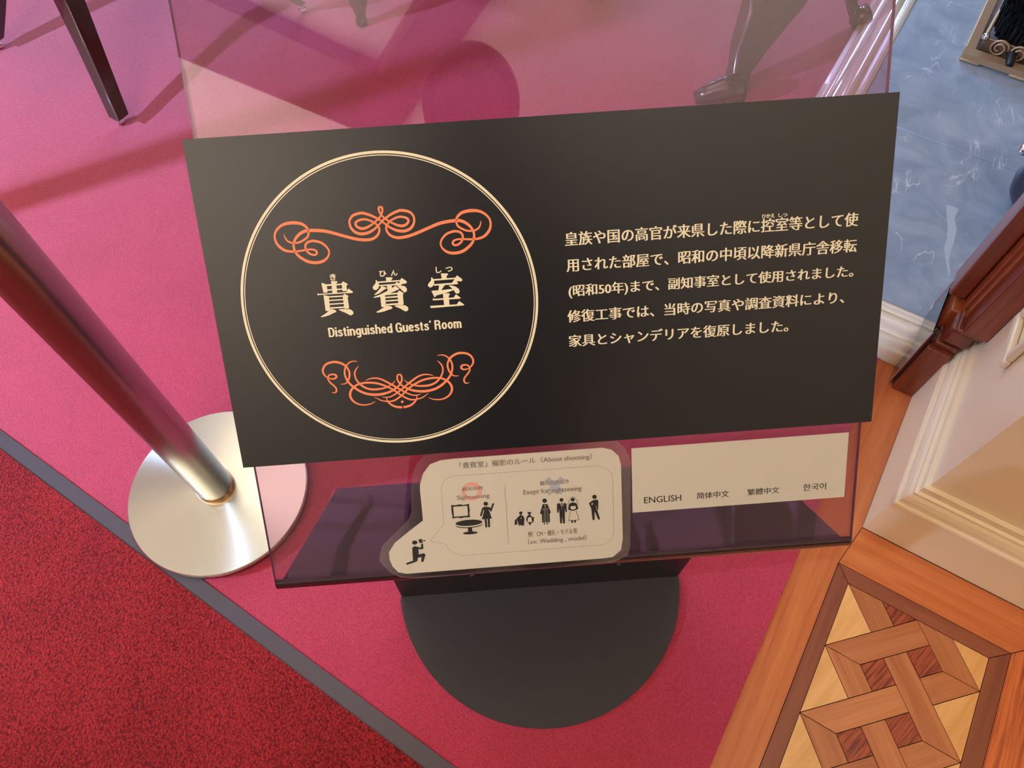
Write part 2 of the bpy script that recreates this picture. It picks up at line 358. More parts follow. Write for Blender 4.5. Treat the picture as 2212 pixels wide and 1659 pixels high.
# boards along the carpet (three lengths) and along the pier
piece('floor_board', [(0.243, 0.11), (0.310, 0.11), (0.310, 0.622), (0.326, 0.706), (0.326, 1.074), (0.243, 1.074)], pi / 2, M_board)
piece('floor_board', [(0.243, SB), (0.310, SB), (0.310, 0.11), (0.243, 0.11)], pi / 2, M_board)
piece('floor_board', [(0.310, 0.622), (0.6085, 0.622), (0.700, 0.706), (0.326, 0.706)], 0, M_board)
piece('floor_board', [(0.6085, SB), (0.72, SB), (0.72, 0.724), (0.6085, 0.622)], pi / 2, M_boardred)
piece('floor_board', [(0.72, SB), (1.4, SB), (1.4, 0.706), (0.72, 0.706)], pi / 2, M_board)
piece('dark_band', [(0.310, SB), (0.3365, SB), (0.3365, 0.595), (0.310, 0.622)], pi / 2, M_band)
piece('dark_band', [(0.310, 0.622), (0.3365, 0.595), (0.578, 0.595), (0.6085, 0.622)], 0, M_band)
piece('dark_band', [(0.578, SB), (0.6085, SB), (0.6085, 0.622), (0.578, 0.595)], pi / 2, M_band)
def gp(i, j): return (0.3365 + 0.0301875 * i, 0.595 - 0.0302 * j)
UPD, DND = pi / 4, -pi / 4
def pq(pts, ang, mat): piece('parquet_block', [gp(*p) for p in pts], ang, mat)
pq([(0, 0), (2, 0), (3, 1), (2, 2)], DND, M_strap); pq([(2, 0), (4, 0), (3, 1)], 1.25, M_rose)
pq([(4, 0), (6, 0), (8, 2), (6, 2)], DND, M_strap); pq([(6, 0), (8, 0), (8, 2)], 1.3, M_maple)
for k in range(0, 9):
    j = 4 * k
    pq([(0, j + 4), (4, j), (5, j + 1), (2, j + 4)], UPD, M_strap)
    pq([(0, j + 4), (2, j + 4), (3, j + 5), (2, j + 6)], DND, M_strap)
    pq([(3, j + 3), (4, j + 2), (8, j + 6), (6, j + 6)], DND, M_strap)
    pq([(5, j + 3), (6, j + 2), (8, j + 2), (6, j + 4)], UPD, M_strap)
    pq([(2, j + 4), (3, j + 3), (4, j + 4), (3, j + 5)], 1.25, M_rose)
    pq([(4, j + 2), (5, j + 1), (6, j + 2), (5, j + 3)], 1.25, M_rose)
    pq([(0, j), (2, j + 2), (0, j + 4)], 1.3, M_maple)
    pq([(8, j + 2), (6, j + 4), (8, j + 6)], 1.3, M_maple)

# ------------------------------------------------------------------ carpets and the strip between them
def far(t): return 0.003 + (-0.094 - t) * 0.0336
o = MB().prism([(T0 + .01, far(T0)), (0.243, far(0.243)), (0.243, 1.072), (-0.137, 1.072), (-0.137, S1 - .01), (T0 + .01, S1 - .01)], -0.012, 0.004).build('fitted_carpet', M_carpet, None, ROOM)
tag(o, 'wide rose pink fitted carpet under the sign stand and chairs', 'carpet')
o = MB().prism([(T0 + .01, S0 + .01), (0.243, S0 + .01), (0.243, far(0.243) - 0.027), (T0 + .01, far(T0) - 0.027)], -0.012, 0.008).build('carpet_runner', M_runner, None, ROOM)
tag(o, 'deep red textured carpet runner at the lower left, beyond the grey strip', 'carpet')
o = MB().prism([(T0, far(T0) - 0.027), (0.243, far(0.243) - 0.027), (0.243, far(0.243)), (T0, far(T0))], -0.012, 0.006).build('trim_1', M_strip, None, ROOM, bevel=0.001)
tag(o, kind='structure')

# ------------------------------------------------------------------ wooden door casing at the right
o = MB().box(0.2835, 0.326, 1.020, 1.20, 0.0, 0.150).build('trim_2', M_maho, None, ROOM, bevel=0.002); tag(o, kind='structure'); CAS = o
MB().box(0.290, 0.330, 1.030, 1.19, 0.150, 0.162).build('ledge', M_maho, CAS, bevel=0.003)
MB().box(0.296, 0.340, 1.034, 1.18, 0.162, 0.205).build('casing_block', M_maho, CAS, bevel=0.006)
MB().box(0.302, 0.350, 1.028, 1.18, 0.205, 0.214).build('ledge', M_maho, CAS, bevel=0.003)
MB().box(0.312, 0.354, 1.024, 1.165, 0.214, ZC).build('casing_board', M_maho, CAS, bevel=0.003)
MB().box(0.270, 0.300, 1.105, 1.165, 0.205, ZC).build('outer_moulding', M_maho, CAS, bevel=0.004)
mb = MB()
for k, (ta, s0) in enumerate(((0.300, 1.078), (0.306, 1.060))): mb.box(ta, 0.316, s0, 1.165, 0.205, ZC)
mb.build('bead_moulding', M_maho_lit, CAS, bevel=0.003)
MB().box(0.284, 0.312, 1.075, 1.165, 0.150, 0.205).build('moulding_block', M_maho_lit, CAS, bevel=0.003)
# clear corner guard
gd = empty('corner_guard', ROOM @ Matrix.Translation((0.276, 1.03, 0.004)), 'clear plastic corner guard wrapped round the foot of the mahogany casing', 'guard')
MB().box(-0.001, 0.001, 0.0, 0.040, 0.0, 0.178).box(-0.001, 0.001, 0.040, 0.115, 0.082, 0.178).build('guard_sheet', M_guard, gd)
MB().box(0.001, 0.022, 0.113, 0.115, 0.082, 0.178).build('guard_sheet', M_guard, gd)
MB().box(0.0, 0.010, 0.0, 0.002, 0.0, 0.19).build('guard_sheet', M_guard, gd)
MB().tube([(0, 0, 0), (0, 0, 0.178)], 0.0012, 8).build('guard_edge', M_acryl_edge, gd)

# ------------------------------------------------------------------ raised hearth
HZ = 0.08
hearth = empty('hearth', ROOM @ Matrix.Translation((0.4, 1.074, 0)), 'raised blue grey marble hearth with a cream moulded curb', 'hearth')
def slab(x0, x1, y0, y1):
    MB().box(x0 - 0.4, x1 - 0.4, y0 - 1.074, y1 - 1.074, 0.0, HZ).build('stone_slab', M_stone, hearth, bevel=0.0015)
for (a0, a1) in ((-0.028, 0.55), (0.5515, 1.15), (1.1515, 1.9)):
    for (b0, b1) in ((1.145, 1.655), (1.6565, 2.2), (2.2015, 2.75), (2.7515, 3.3)): slab(a0, a1, b0, b1)
prf = [(0.0, 0.0), (0.0, 0.034), (0.002, 0.038), (0.009, 0.039), (0.011, 0.048), (0.016, 0.054), (0.022, 0.055), (0.025, 0.051), (0.028, 0.053), (0.032, 0.066), (0.039, 0.075), (0.047, 0.078), (0.054, 0.075), (0.057, 0.070), (0.060, 0.072), (0.063, 0.081), (0.067, 0.0845), (0.072, 0.083), (0.074, 0.079), (0.074, 0.02)]
cf = MB(); cs = MB(); vf = []; vl = []
for d, z in prf:
    vf += [(-0.135 + d * 1.45 - 0.4, d, z), (1.9 - 0.4, d, z)]
    vl += [(-0.135 + d * 1.45 - 0.4, d, z), (-0.135 + d * 1.45 - 0.4, 3.3 - 1.074, z)]
cf.add(vf, [(2 * i, 2 * i + 1, 2 * i + 3, 2 * i + 2) for i in range(len(prf) - 1)])
cs.add(vl, [(2 * i + 1, 2 * i, 2 * i + 2, 2 * i + 3) for i in range(len(prf) - 1)])
cf.build('front_curb', M_gloss, hearth, smooth=True, auto=40); cs.build('side_curb', M_gloss, hearth, smooth=True, auto=40)

vz = zt0 = lambda X, Y: G(1760 + X / 2.073, 380 + Y / 2.073, HZ)
vp = [ROOM.inverted() @ vz(*p) for p in ((590, 130), (620, 136), (645, 150), (625, 190), (636, 240), (625, 290), (612, 330), (602, 380), (608, 440), (598, 455), (595, 420), (586, 380), (580, 320), (592, 280), (596, 220), (590, 180))]
MB().prism([(p.x - 0.4, p.y - 1.074) for p in vp], HZ - 0.001, HZ + 0.0003).build('marble_vein', plain('pale_vein', (0.46, 0.53, 0.58), 0.45, bump=0.1, bscale=60), hearth)

# brass fire tool stand on the hearth
fx = Matrix.Translation(G(2070, 130, HZ) + Vector((0, 0, 0.001))) @ Matrix.Rotation(-YAW, 4, 'Z')
fen = empty('fire_tool_stand', fx, 'dull brass tray stand with scrollwork on the marble hearth', 'fire tool stand')
mb = MB(); mb.prism([(0, 0), (0, 0.028), (0.9, 0.028), (0.9, 0)], 0.006, 0.022); mb.box(0, 0.05, -0.002, 0.028, 0, 0.008); mb.box(0.12, 0.30, -0.002, 0.028, 0, 0.008)
mb.build('front_rail', M_brass, fen, bevel=0.003)
MB().box(0, 0.026, 0.028, 0.75, 0.0, 0.020).build('side_rail', M_brass, fen, bevel=0.003)
mb = MB().box(0.03, 0.9, 0.040, 0.048, 0.012, 0.050); mb.build('back_panel', M_brassd, fen, bevel=0.002)
for cx in (0.070, 0.116, 0.162):
    P = []
    for i in range(26):
        a = i / 25 * 3.6 * pi; r = 0.023 * (1 - i / 34)
        P.append((cx + r * cos(a) * (1 if cx < 0.12 else -1), 0.036, 0.036 + r * sin(a)))
    MB().tube(P, 0.0028, 6).build('scroll', M_brass, fen, smooth=True)
P = [(0.03, 0.045, 0.05), (0.035, 0.16, 0.058), (0.045, 0.30, 0.064), (0.06, 0.50, 0.07)]
MB().tube(catmull(P, 6), 0.005, 8).build('rope_rail', M_brass, fen, smooth=True)
bm = bmesh.new(); bmesh.ops.create_uvsphere(bm, u_segments=16, v_segments=10, radius=0.009); bmesh.ops.translate(bm, verts=bm.verts, vec=(0.03, 0.042, 0.05))
me = bpy.data.meshes.new('knob'); bm.to_mesh(me); bm.free(); link('knob', me, M_chrome, fen, smooth=True)
# black bristle hearth brush lying over the stand
br = empty('hearth_brush', Matrix.Translation(G(2190, 70, HZ + 0.03)) @ Matrix.Rotation(-0.25, 4, 'Z'), 'black bristle hearth brush resting on the brass stand', 'brush')
mb = MB(); rnd = random.Random(3)
for k in range(520):
    a = rnd.uniform(-pi, pi); rr_ = 0.052 * sqrt(rnd.random()); x = rr_ * cos(a) * 0.95; y = rr_ * sin(a) * 1.7
    mb.tube([(x, y, 0.0), (x * 1.12, y * 1.06, 0.050 + rnd.uniform(-0.01, 0.012))], [0.0032, 0.0012], 4, cap=False)
tag(mb.build('bristles', M_black, br), kind='stuff')
MB().tube([(-0.005, -0.03, 0.02), (-0.012, -0.085, 0.004), (-0.016, -0.13, -0.004)], [0.016, 0.013, 0.008], 12).build('handle', M_black, br, smooth=True)
# round iron pot at the right edge
kt = empty('iron_pot', Matrix.Translation(G(2250, 450, HZ)), 'black round iron pot with a knobbed spout beside the casing', 'pot')
kt.location = G(2246, 452, HZ + 0.0015)
MB().lathe([(0.035, 0.0), (0.062, 0.006), (0.080, 0.03), (0.086, 0.055), (0.080, 0.085), (0.062, 0.108), (0.045, 0.118), (0.047, 0.126), (0.040, 0.128)], 40).build('body', plain('blued_iron', (0.055, 0.062, 0.085), 0.33, 0.6, bump=0.25, bscale=90), kt, smooth=True)
MB().tube([(-0.055, 0.02, 0.10), (-0.075, 0.035, 0.115), (-0.090, 0.045, 0.122)], [0.010, 0.008, 0.007], 12).build('spout', M_black, kt, smooth=True)
bm = bmesh.new(); bmesh.ops.create_uvsphere(bm, u_segments=16, v_segments=10, radius=0.012); bmesh.ops.translate(bm, verts=bm.verts, vec=(-0.093, 0.048, 0.123))
me = bpy.data.meshes.new('knob'); bm.to_mesh(me); bm.free(); link('knob', me, M_chrome, kt, smooth=True)

# ------------------------------------------------------------------ chairs beyond the sign
def caster(parent, p):
    q = Vector(p)
    MB().tube([(q.x, q.y, 0.034), (q.x, q.y, 0.020)], [0.012, 0.009], 12).build('caster_stem', M_chrome, parent, Matrix.Translation(-parent.location), smooth=True)
    ax = Vector((0.8, 0.6, 0)) * 0.008
    MB().tube([(q.x - ax.x, q.y - ax.y, 0.017), (q.x + ax.x, q.y + ax.y, 0.017)], 0.0115, 16).build('caster_wheel', M_chrome, parent, Matrix.Translation(-parent.location), smooth=False)
def saber_leg(parent, base, lean, w=0.036, top=0.42, mat=M_darkwood):
    b = Vector(base); P = []; S = []
    for (h, k, f) in ((0.032, 0.0, 1.0), (0.08, 0.30, 1.12), (0.133, 0.62, 1.25), (0.20, 0.98, 1.45), (0.30, 1.2, 1.6), (top, 1.1, 1.8)):
        P.append((b.x + lean[0] * k, b.y + lean[1] * k, h)); S.append((w * f, w * f))
    mb = MB(); mb.sect([tuple(Vector(p) - parent.location) for p in P], S, -YAW)
    return mb.build('leg', mat, parent, bevel=0.002)
cA = [G(265, 270), RP(-2.063, 0.812), G(655, 32), RP(-1.97, 1.37)]
p0 = G(257, 250, 0.032); p1 = G(150, 0, 0.20); leanA = (p1.x - p0.x, p1.y - p0.y)
chA = empty('chair', Matrix.Translation(RP(-1.75, 1.05)), 'dark wood chair with chrome casters left of the sign, nearest leg', 'chair')
for i, b in enumerate(cA):
    ln = leanA if i == 0 else (leanA[0] * (1 if i % 2 == 0 else -1) * 0.6, leanA[1] * (1 if i < 2 else -1) * 0.6)
    bb = p0 if i == 0 else b
    saber_leg(chA, bb, ln, 0.034 if i < 2 else 0.022); caster(chA, b)
def room_box(name, parent, t0, t1, s0, s1, z0, z1, mat, bevel=0.01):
    return MB().box(t0, t1, s0, s1, z0, z1).build(name, mat, parent, Matrix.Translation(-parent.location) @ ROOM, bevel=bevel)
M_seat = plain('rose_upholstery', (0.30, 0.05, 0.06), 0.8, bump=0.3, bscale=400)
room_box('seat', chA, -2.10, -1.42, 0.80, 1.42, 0.42, 0.50, M_seat, 0.02)
room_box('backrest', chA, -2.08, -1.44, 1.38, 1.44, 0.50, 0.98, M_seat, 0.02)
# second chair, its front leg behind the upper right of the sign
B1, B2 = G(1548, 226), G(1850, 68)
chB = empty('armchair', Matrix.Translation(RP(-0.45, 1.95)), 'dark wood armchair with broad scroll feet seen through the clear panel', 'armchair')
def scroll_leg(parent, foot, toe, pts, sizes, ang, mats):
    mb = MB(); mb.sect([tuple(Vector(p) - parent.location) for p in pts], sizes, ang)
    o = mb.build('leg', mats, parent, bevel=0.006)
    f = Vector(foot) - parent.location; t = Vector(toe)
    MB().tube([tuple(f + Vector((0.01, 0, 0.045))), tuple(f + t * 0.35 + Vector((0, 0, 0.04))), tuple(f + t * 0.7 + Vector((0, 0, 0.028))), tuple(f + t + Vector((0, 0, 0.02)))], [0.034, 0.031, 0.025, 0.016], 14).build('foot_scroll', mats, o, smooth=True)
    return o
a_ = radians(32)
lp = [G(1580, 215, 0.004), G(1597, 150, 0.05), G(1618, 100, 0.10), G(1672, 5, 0.17), G(1700, -110, 0.27), G(1710, -260, 0.40)]
M_legb = plain('brown_polished_wood', (0.060, 0.026, 0.024), 0.2, 0, 0.6, 1.0)
scroll_leg(chB, G(1580, 218), (-0.10, -0.015, 0), lp, [(0.055, 0.05), (0.05, 0.045), (0.085, 0.05), (0.15, 0.055), (0.20, 0.06), (0.20, 0.07)], 0.25, M_legb)
lp2 = [G(1858, 66, 0.004), G(1850, 40, 0.03), G(1838, 0, 0.06), G(1828, -60, 0.14), G(1830, -160, 0.25), G(1830, -300, 0.40)]
scroll_leg(chB, G(1850, 66), (-0.02, -0.012, 0), lp2, [(0.04, 0.04), (0.038, 0.038), (0.036, 0.036), (0.05, 0.05), (0.06, 0.06), (0.06, 0.06)], 0.0, M_legb)
for (t, s) in ((-0.80, 1.86), (-0.60, 2.30)):
    b = RP(t, s)
    scroll_leg(chB, b, (-0.05, 0.0, 0), [b + Vector((0, 0, 0.004)), b + Vector((0, 0, 0.10)), b + Vector((0.02, 0, 0.25)), b + Vector((0.0, 0, 0.40))], [(0.05, 0.05), (0.045, 0.045), (0.06, 0.06), (0.06, 0.06)], 0, M_legb)
room_box('seat', chB, -0.82, -0.16, 1.72, 2.32, 0.40, 0.50, M_seat, 0.02)
# round table leg with turned foot
tb = empty('round_table', Matrix.Translation(RP(-1.25, 2.0)), 'dark table with turned vase leg behind the upper left of the clear panel', 'table')
def turned(parent, b):
    b = Vector((b[0], b[1], 0.0045))
    b = Vector(b) - parent.location
    prof = [(0.010, 0.005), (0.015, 0.006), (0.016, 0.02), (0.013, 0.03), (0.018, 0.05), (0.027, 0.075), (0.031, 0.10), (0.028, 0.13), (0.020, 0.16), (0.027, 0.19), (0.02, 0.24), (0.026, 0.5), (0.032, 0.60)]
    return MB().lathe(prof, 20, (b.x, b.y)).build('leg', M_darkwood, parent, smooth=True)
turned(tb, G(783, 56)); 
for (t, s) in ((-0.90, 2.10), (-1.55, 2.20), (-1.10, 2.75)): turned(tb, RP(t, s))
MB().lathe([(0.50, 0.60), (0.52, 0.61), (0.52, 0.63), (0.50, 0.64)], 48, (0.15, 0.35)).build('tabletop', M_darkwood, tb, smooth=True, auto=40)

# ------------------------------------------------------------------ barrier post
pc = Vector((-0.531, 0.495, 0.004))
st = empty('barrier_post', Matrix.Translation(pc), 'brushed steel barrier post on a round steel base, left of the sign', 'barrier post')
MB().lathe([(0.155, 0.0), (0.158, 0.002), (0.158, 0.007), (0.156, 0.009)], 96).build('rubber_ring', M_rubber, st, smooth=True, auto=40)
MB().lathe([(0.157, 0.009), (0.1595, 0.011), (0.1600, 0.020), (0.1580, 0.0225), (0.150, 0.0232), (0.06, 0.0290), (0.034, 0.031)], 128).build('base_disk', M_disk, st, smooth=True, auto=35)
MB().lathe([(0.0335, 0.026), (0.0335, 0.045), (0.032, 0.047)], 64).build('collar', M_collar, st, smooth=True, auto=40)
MB().lathe([(0.0315, 0.046), (0.0315, 0.90), (0.031, 0.905)], 64).build('post', M_post, st, smooth=True, auto=40)
MB().lathe([(0.030, 0.903), (0.036, 0.906), (0.036, 0.98), (0.032, 0.99)], 48).build('belt_head', M_rubber, st, smooth=True, auto=40)

# unseen barrier run, added so its belt throws a soft band of shade
added_barrier = empty('barrier_post', Matrix.Translation((-2.95, 0.30, 0.0085)), 'added, unseen pair of barrier posts joined by a belt to shade the carpet', 'barrier post')
for q in ((0, 0), (1.15, 0.57)):
    MB().lathe([(0.155, 0.0), (0.158, 0.02), (0.04, 0.028)], 48, q).build('base_disk', M_disk, added_barrier, smooth=True, auto=35)
    MB().lathe([(0.0315, 0.026), (0.0315, 0.875), (0.036, 0.88), (0.036, 0.96)], 32, q).build('post', M_post, added_barrier, smooth=True, auto=40)
mb = MB(); d_ = Vector((0.57, -1.15)).normalized() * 0.002
mb.prism([(d_.x, d_.y), (1.15 + d_.x, 0.57 + d_.y), (1.15 - d_.x, 0.57 - d_.y), (-d_.x, -d_.y)], 0.885, 0.945); mb.build('belt', M_rubber, added_barrier)

# ------------------------------------------------------------------ the sign stand
e0 = Vector((-0.1845, 0.309)); e1 = Vector((0.292, 0.350))
stand = empty('sign_stand', Matrix.Translation((0.054, 0.33, 0.004)), 'black half-round floor stand holding a tilted smoky clear acrylic panel', 'sign stand')
SL = stand.location.copy(); TS = Matrix.Translation(-SL)
cc = Vector((0.052, 0.348)); R = 0.2415; ed = (e1 - e0).normalized(); nr = Vector((ed.y, -ed.x))
arc = []
for k in range(181):
    a = pi + pi * k / 180 - 0.10 + 0.2 * (k / 180) + math.atan2(ed.y, ed.x)
    p = cc + Vector((cos(a), sin(a))) * R
    if (p - e0).dot(nr) > 0.0: arc.append(p)
poly = [(e0.x, e0.y)] + [(p.x, p.y) for p in arc] + [(e1.x, e1.y)]
MB().prism(poly, 0.0045, 0.0105).build('base_plate', M_steel_blk, stand, TS, bevel=0.001)
nb = Vector((-ed.y, ed.x))
def rbox(p, q, th, z0, z1):
    return MB().prism([(p.x, p.y), (q.x, q.y), (q.x + nb.x * th, q.y + nb.y * th), (p.x + nb.x * th, p.y + nb.y * th)], z0, z1)
rbox(e0, e1, 0.006, 0.0045, 0.452).build('riser', M_riser, stand, TS, bevel=0.001)
for k in (0.27, 0.76):
    c = e0.lerp(e1, k) - nb * 0.001
    MB().tube([(c.x, c.y, 0.12), (c.x - nb.x * 0.004, c.y - nb.y * 0.004, 0.12)], 0.008, 16).build('bolt', M_riser, stand, TS)
SL4 = TS @ SIGN
uL, uR = -0.2254, 0.3252
fl_l = L(605, 1290); fl_r = L(1842, 1192); wf = (fl_l[1] + fl_r[1]) / 2
wt = L(1100, -190)[1]
RF = 0.013
zF, zB = -0.0036, -0.0086
mb = MB(); mb.box(uL, uR, wf + RF, wt, zB, zF)
me_o = mb.build('front_panel', [M_acryl, M_acryl_edge], stand, SL4)
for p in me_o.data.polygons:
    if abs(p.normal.z) < 0.5: p.material_index = 1
pr = []
for k in range(11):                                        # fold at the foot of the panel
    a = k / 10 * pi / 2; pr.append((wf + RF - RF * sin(a), zF - RF + RF * cos(a), wf + RF - (RF - 0.005) * sin(a), zF - RF + (RF - 0.005) * cos(a)))
mb = MB(); vs = []
for (y, z, yi, zi) in pr: vs += [(uL, y, z), (uR, y, z), (uL, yi, zi), (uR, yi, zi)]
fs = []
for i in range(10):
    b = 4 * i; fs += [(b, b + 4, b + 5, b + 1), (b + 2, b + 3, b + 7, b + 6), (b, b + 2, b + 6, b + 4), (b + 1, b + 5, b + 7, b + 3)]
fs += [(0, 1, 3, 2), (40, 42, 43, 41)]
mb.add(vs, fs); mb.build('fold', M_shelf, stand, SL4, smooth=True, auto=50)
# the shelf turned back from the fold down to the riser
LL = 0.212
mb = MB(); xa = 0.018
P = [(uL + 0.001, wf, zF - RF), (uR - 0.001, wf, zF - RF), (uR - xa, wf + 0.004, zF - LL), (uL + xa, wf + 0.004, zF - LL)]
mb.add([(x, y, z) for x, y, z in P] + [(x, y + 0.005, z) for x, y, z in P], [(0, 3, 2, 1), (4, 5, 6, 7), (0, 1, 5, 4), (1, 2, 6, 5), (2, 3, 7, 6), (3, 0, 4, 7)])
mb.build('shelf', M_shelf, stand, SL4, bevel=0.0008)

# ------------------------------------------------------------------ printing helpers
def glyphs(s, bold=0.0):
    c = bpy.data.curves.new('txt', 'FONT'); c.body = s; c.size = 1.0; c.offset = bold; c.resolution_u = 3
    o = bpy.data.objects.new('txt', c); C.objects.link(o)
    bpy.context.view_layer.update()
    me = bpy.data.meshes.new_from_object(o.evaluated_get(bpy.context.evaluated_depsgraph_get()))
    vs = [(v.co.x, v.co.y) for v in me.vertices]; fs = [tuple(p.vertices) for p in me.polygons]
    bpy.data.objects.remove(o); bpy.data.curves.remove(c); bpy.data.meshes.remove(me)
    return vs, fs
def text(name, s, BL, TR, mat, parent, z, bold=0.0, smear=0.0, n=1, M=None, off=0.0, label=None):
    """letters whose ink box runs from photograph point BL (lower left) to TR (upper right); smear thickens upright strokes only"""
    vs, fs = glyphs(s, bold)
    x0 = min(v[0] for v in vs); x1 = max(v[0] for v in vs); y0 = min(v[1] for v in vs); y1 = max(v[1] for v in vs)
    a = L(*BL, off); b = L(*TR, off); w = b[0] - a[0] - smear; h = b[1] - a[1]
    mb = MB()
    for k in range(n):
        d = smear * (k / (n - 1) if n > 1 else 0)
        mb.add([(a[0] + d + (x - x0) / (x1 - x0) * w, a[1] + (y - y0) / (y1 - y0) * h, z + 0.00001 * k) for x, y in vs], fs)
    o = mb.build(name, mat, parent, M)
    return o
def zt(x0, y0, sc): return lambda X, Y: (x0 + X / sc, y0 + Y / sc)
Z1 = zt(580, 430, 8.508); Z2 = zt(680, 760, 11.06); Z3 = zt(680, 585, 15.8); Z4 = zt(800, 580, 15.8); Z5 = zt(920, 570, 15.8)
Z6 = zt(870, 1060, 9.217); Z7 = zt(1100, 1060, 10.533); Z8 = zt(820, 940, 3.95); Z9 = zt(1340, 900, 3.95); ZT = zt(1200, 440, 3.16); ZE = zt(640, 540, 5.267)

# ------------------------------------------------------------------ the black caption board
bt = sum(L(*p)[1] for p in ((390, 297), (1942, 203))) / 2; bb = sum(L(*p)[1] for p in ((527, 1010), (1884, 911))) / 2
bl = sum(L(*p)[0] for p in ((390, 297), (527, 1010))) / 2; brr = sum(L(*p)[0] for p in ((1942, 203), (1884, 911))) / 2
board = MB().box(bl, brr, bb, bt, -0.0035, 0.0).build('caption_board', [M_signblack, M_edge], None, SIGN)
board.data.polygons[3].material_index = 1
tag(board, 'matte black caption board with orange scrolls, ring and cream Japanese writing', 'sign')
ZI = 0.0003
cxr, cyr = -0.13914504 * DS, -0.19025138 * DS
def ring(r0, r1, z, mb, c=(cxr, cyr), n=192):
    vs = []
    for k in range(n):
        a = 2 * pi * k / n; vs += [(c[0] + r0 * cos(a), c[1] + r0 * sin(a), z), (c[0] + r1 * cos(a), c[1] + r1 * sin(a), z)]
    return mb.add(vs, [(2 * k, 2 * k + 1, 2 * ((k + 1) % n) + 1, 2 * ((k + 1) % n)) for k in range(n)])
ring(0.1217, 0.1238, ZI, MB()).build('ring', M_cream_ink, board)
ring(0.1201, 0.1208, ZI, MB()).build('ring', M_cream_ink, board)
def ornament(name, Z, sc, strokes, axis, parent, dots=()):
    mb = MB(); ax = L(*Z(*axis))[0]; q = 0.000385 / sc; zz = ZI
    for s in strokes:
        pts = [(*L(*Z(x, y)), w * q) for x, y, w in s]
        cm = catmull(pts, 7)
        for sg in (1, -1):
            P = [((x - ax) * sg + ax, y) for x, y, w in cm]; Wd = [max(w, 0.0001) for x, y, w in cm]
            if sg < 0: P = P[::-1]; Wd = Wd[::-1]
            mb.ribbon(P, Wd, zz); zz += 0.000004
    for x, y, r in dots:
        c = L(*Z(x, y)); mb.flat([(ax + r * q * cos(2 * pi * k / 24), c[1] + r * q * sin(2 * pi * k / 24)) for k in range(24)], zz)
    for i, f in enumerate(mb.f):
        a, b, c = (Vector(mb.v[k]) for k in f[:3])
        if (b - a).cross(c - a).z < 0: mb.f[i] = f[::-1]
    mb.build(name, M_orange_ink, parent)
top = [[(285, 648, 10), (303, 700, 22), (345, 762, 30), (410, 798, 34), (490, 806, 34), (580, 790, 36), (660, 745, 38), (720, 690, 38), (738, 620, 36), (725, 555, 42), (670, 492, 48), (580, 448, 54), (430, 436, 58), (280, 465, 50), (180, 535, 42), (125, 620, 38), (115, 700, 38), (145, 800, 44), (210, 880, 50), (300, 940, 48), (400, 962, 44), (500, 962, 38), (600, 948, 36), (700, 932, 34), (790, 925, 34), (860, 940, 36), (893, 985, 38), (860, 1024, 38), (795, 1018, 38), (730, 980, 40), (690, 920, 38), (680, 850, 40), (720, 795, 42), (800, 770, 44), (870, 774, 44), (965, 800, 42), (1050, 860, 38), (1100, 925, 34), (1115, 985, 32), (1095, 1055, 36), (1030, 1125, 46), (950, 1158, 52), (850, 1168, 54), (730, 1148, 54), (620, 1092, 52), (540, 1030, 48), (490, 960, 44), (465, 880, 42), (468, 810, 42), (500, 725, 46), (570, 645, 52), (660, 593, 56), (760, 578, 58), (900, 577, 58), (1060, 592, 56), (1250, 640, 54), (1450, 695, 54), (1620, 735, 54), (1780, 750, 54), (1900, 735, 50), (1990, 680, 44), (2035, 600, 40), (2032, 530, 36), (2000, 482, 34), (1950, 435, 34), (1880, 400, 36), (1780, 372, 38), (1690, 380, 40), (1620, 415, 42), (1600, 460, 42), (1640, 515, 46), (1720, 542, 50), (1800, 525, 46), (1880, 480, 38), (1950, 428, 34), (2015, 365, 34), (2065, 300, 32), (2092, 225, 34), (2086, 160, 40), (2056, 138, 40)],
       [(2087, 408, 32), (2020, 368, 36), (1900, 308, 44), (1780, 268, 48), (1690, 258, 48), (1560, 298, 46), (1500, 370, 40), (1490, 440, 38), (1520, 530, 44), (1600, 610, 50), (1720, 640, 54), (1850, 610, 50), (1950, 548, 40), (2020, 480, 34), (2087, 408, 32)]]
ornament('scroll_ornament', Z1, 8.508, top, (2078, 350), board)
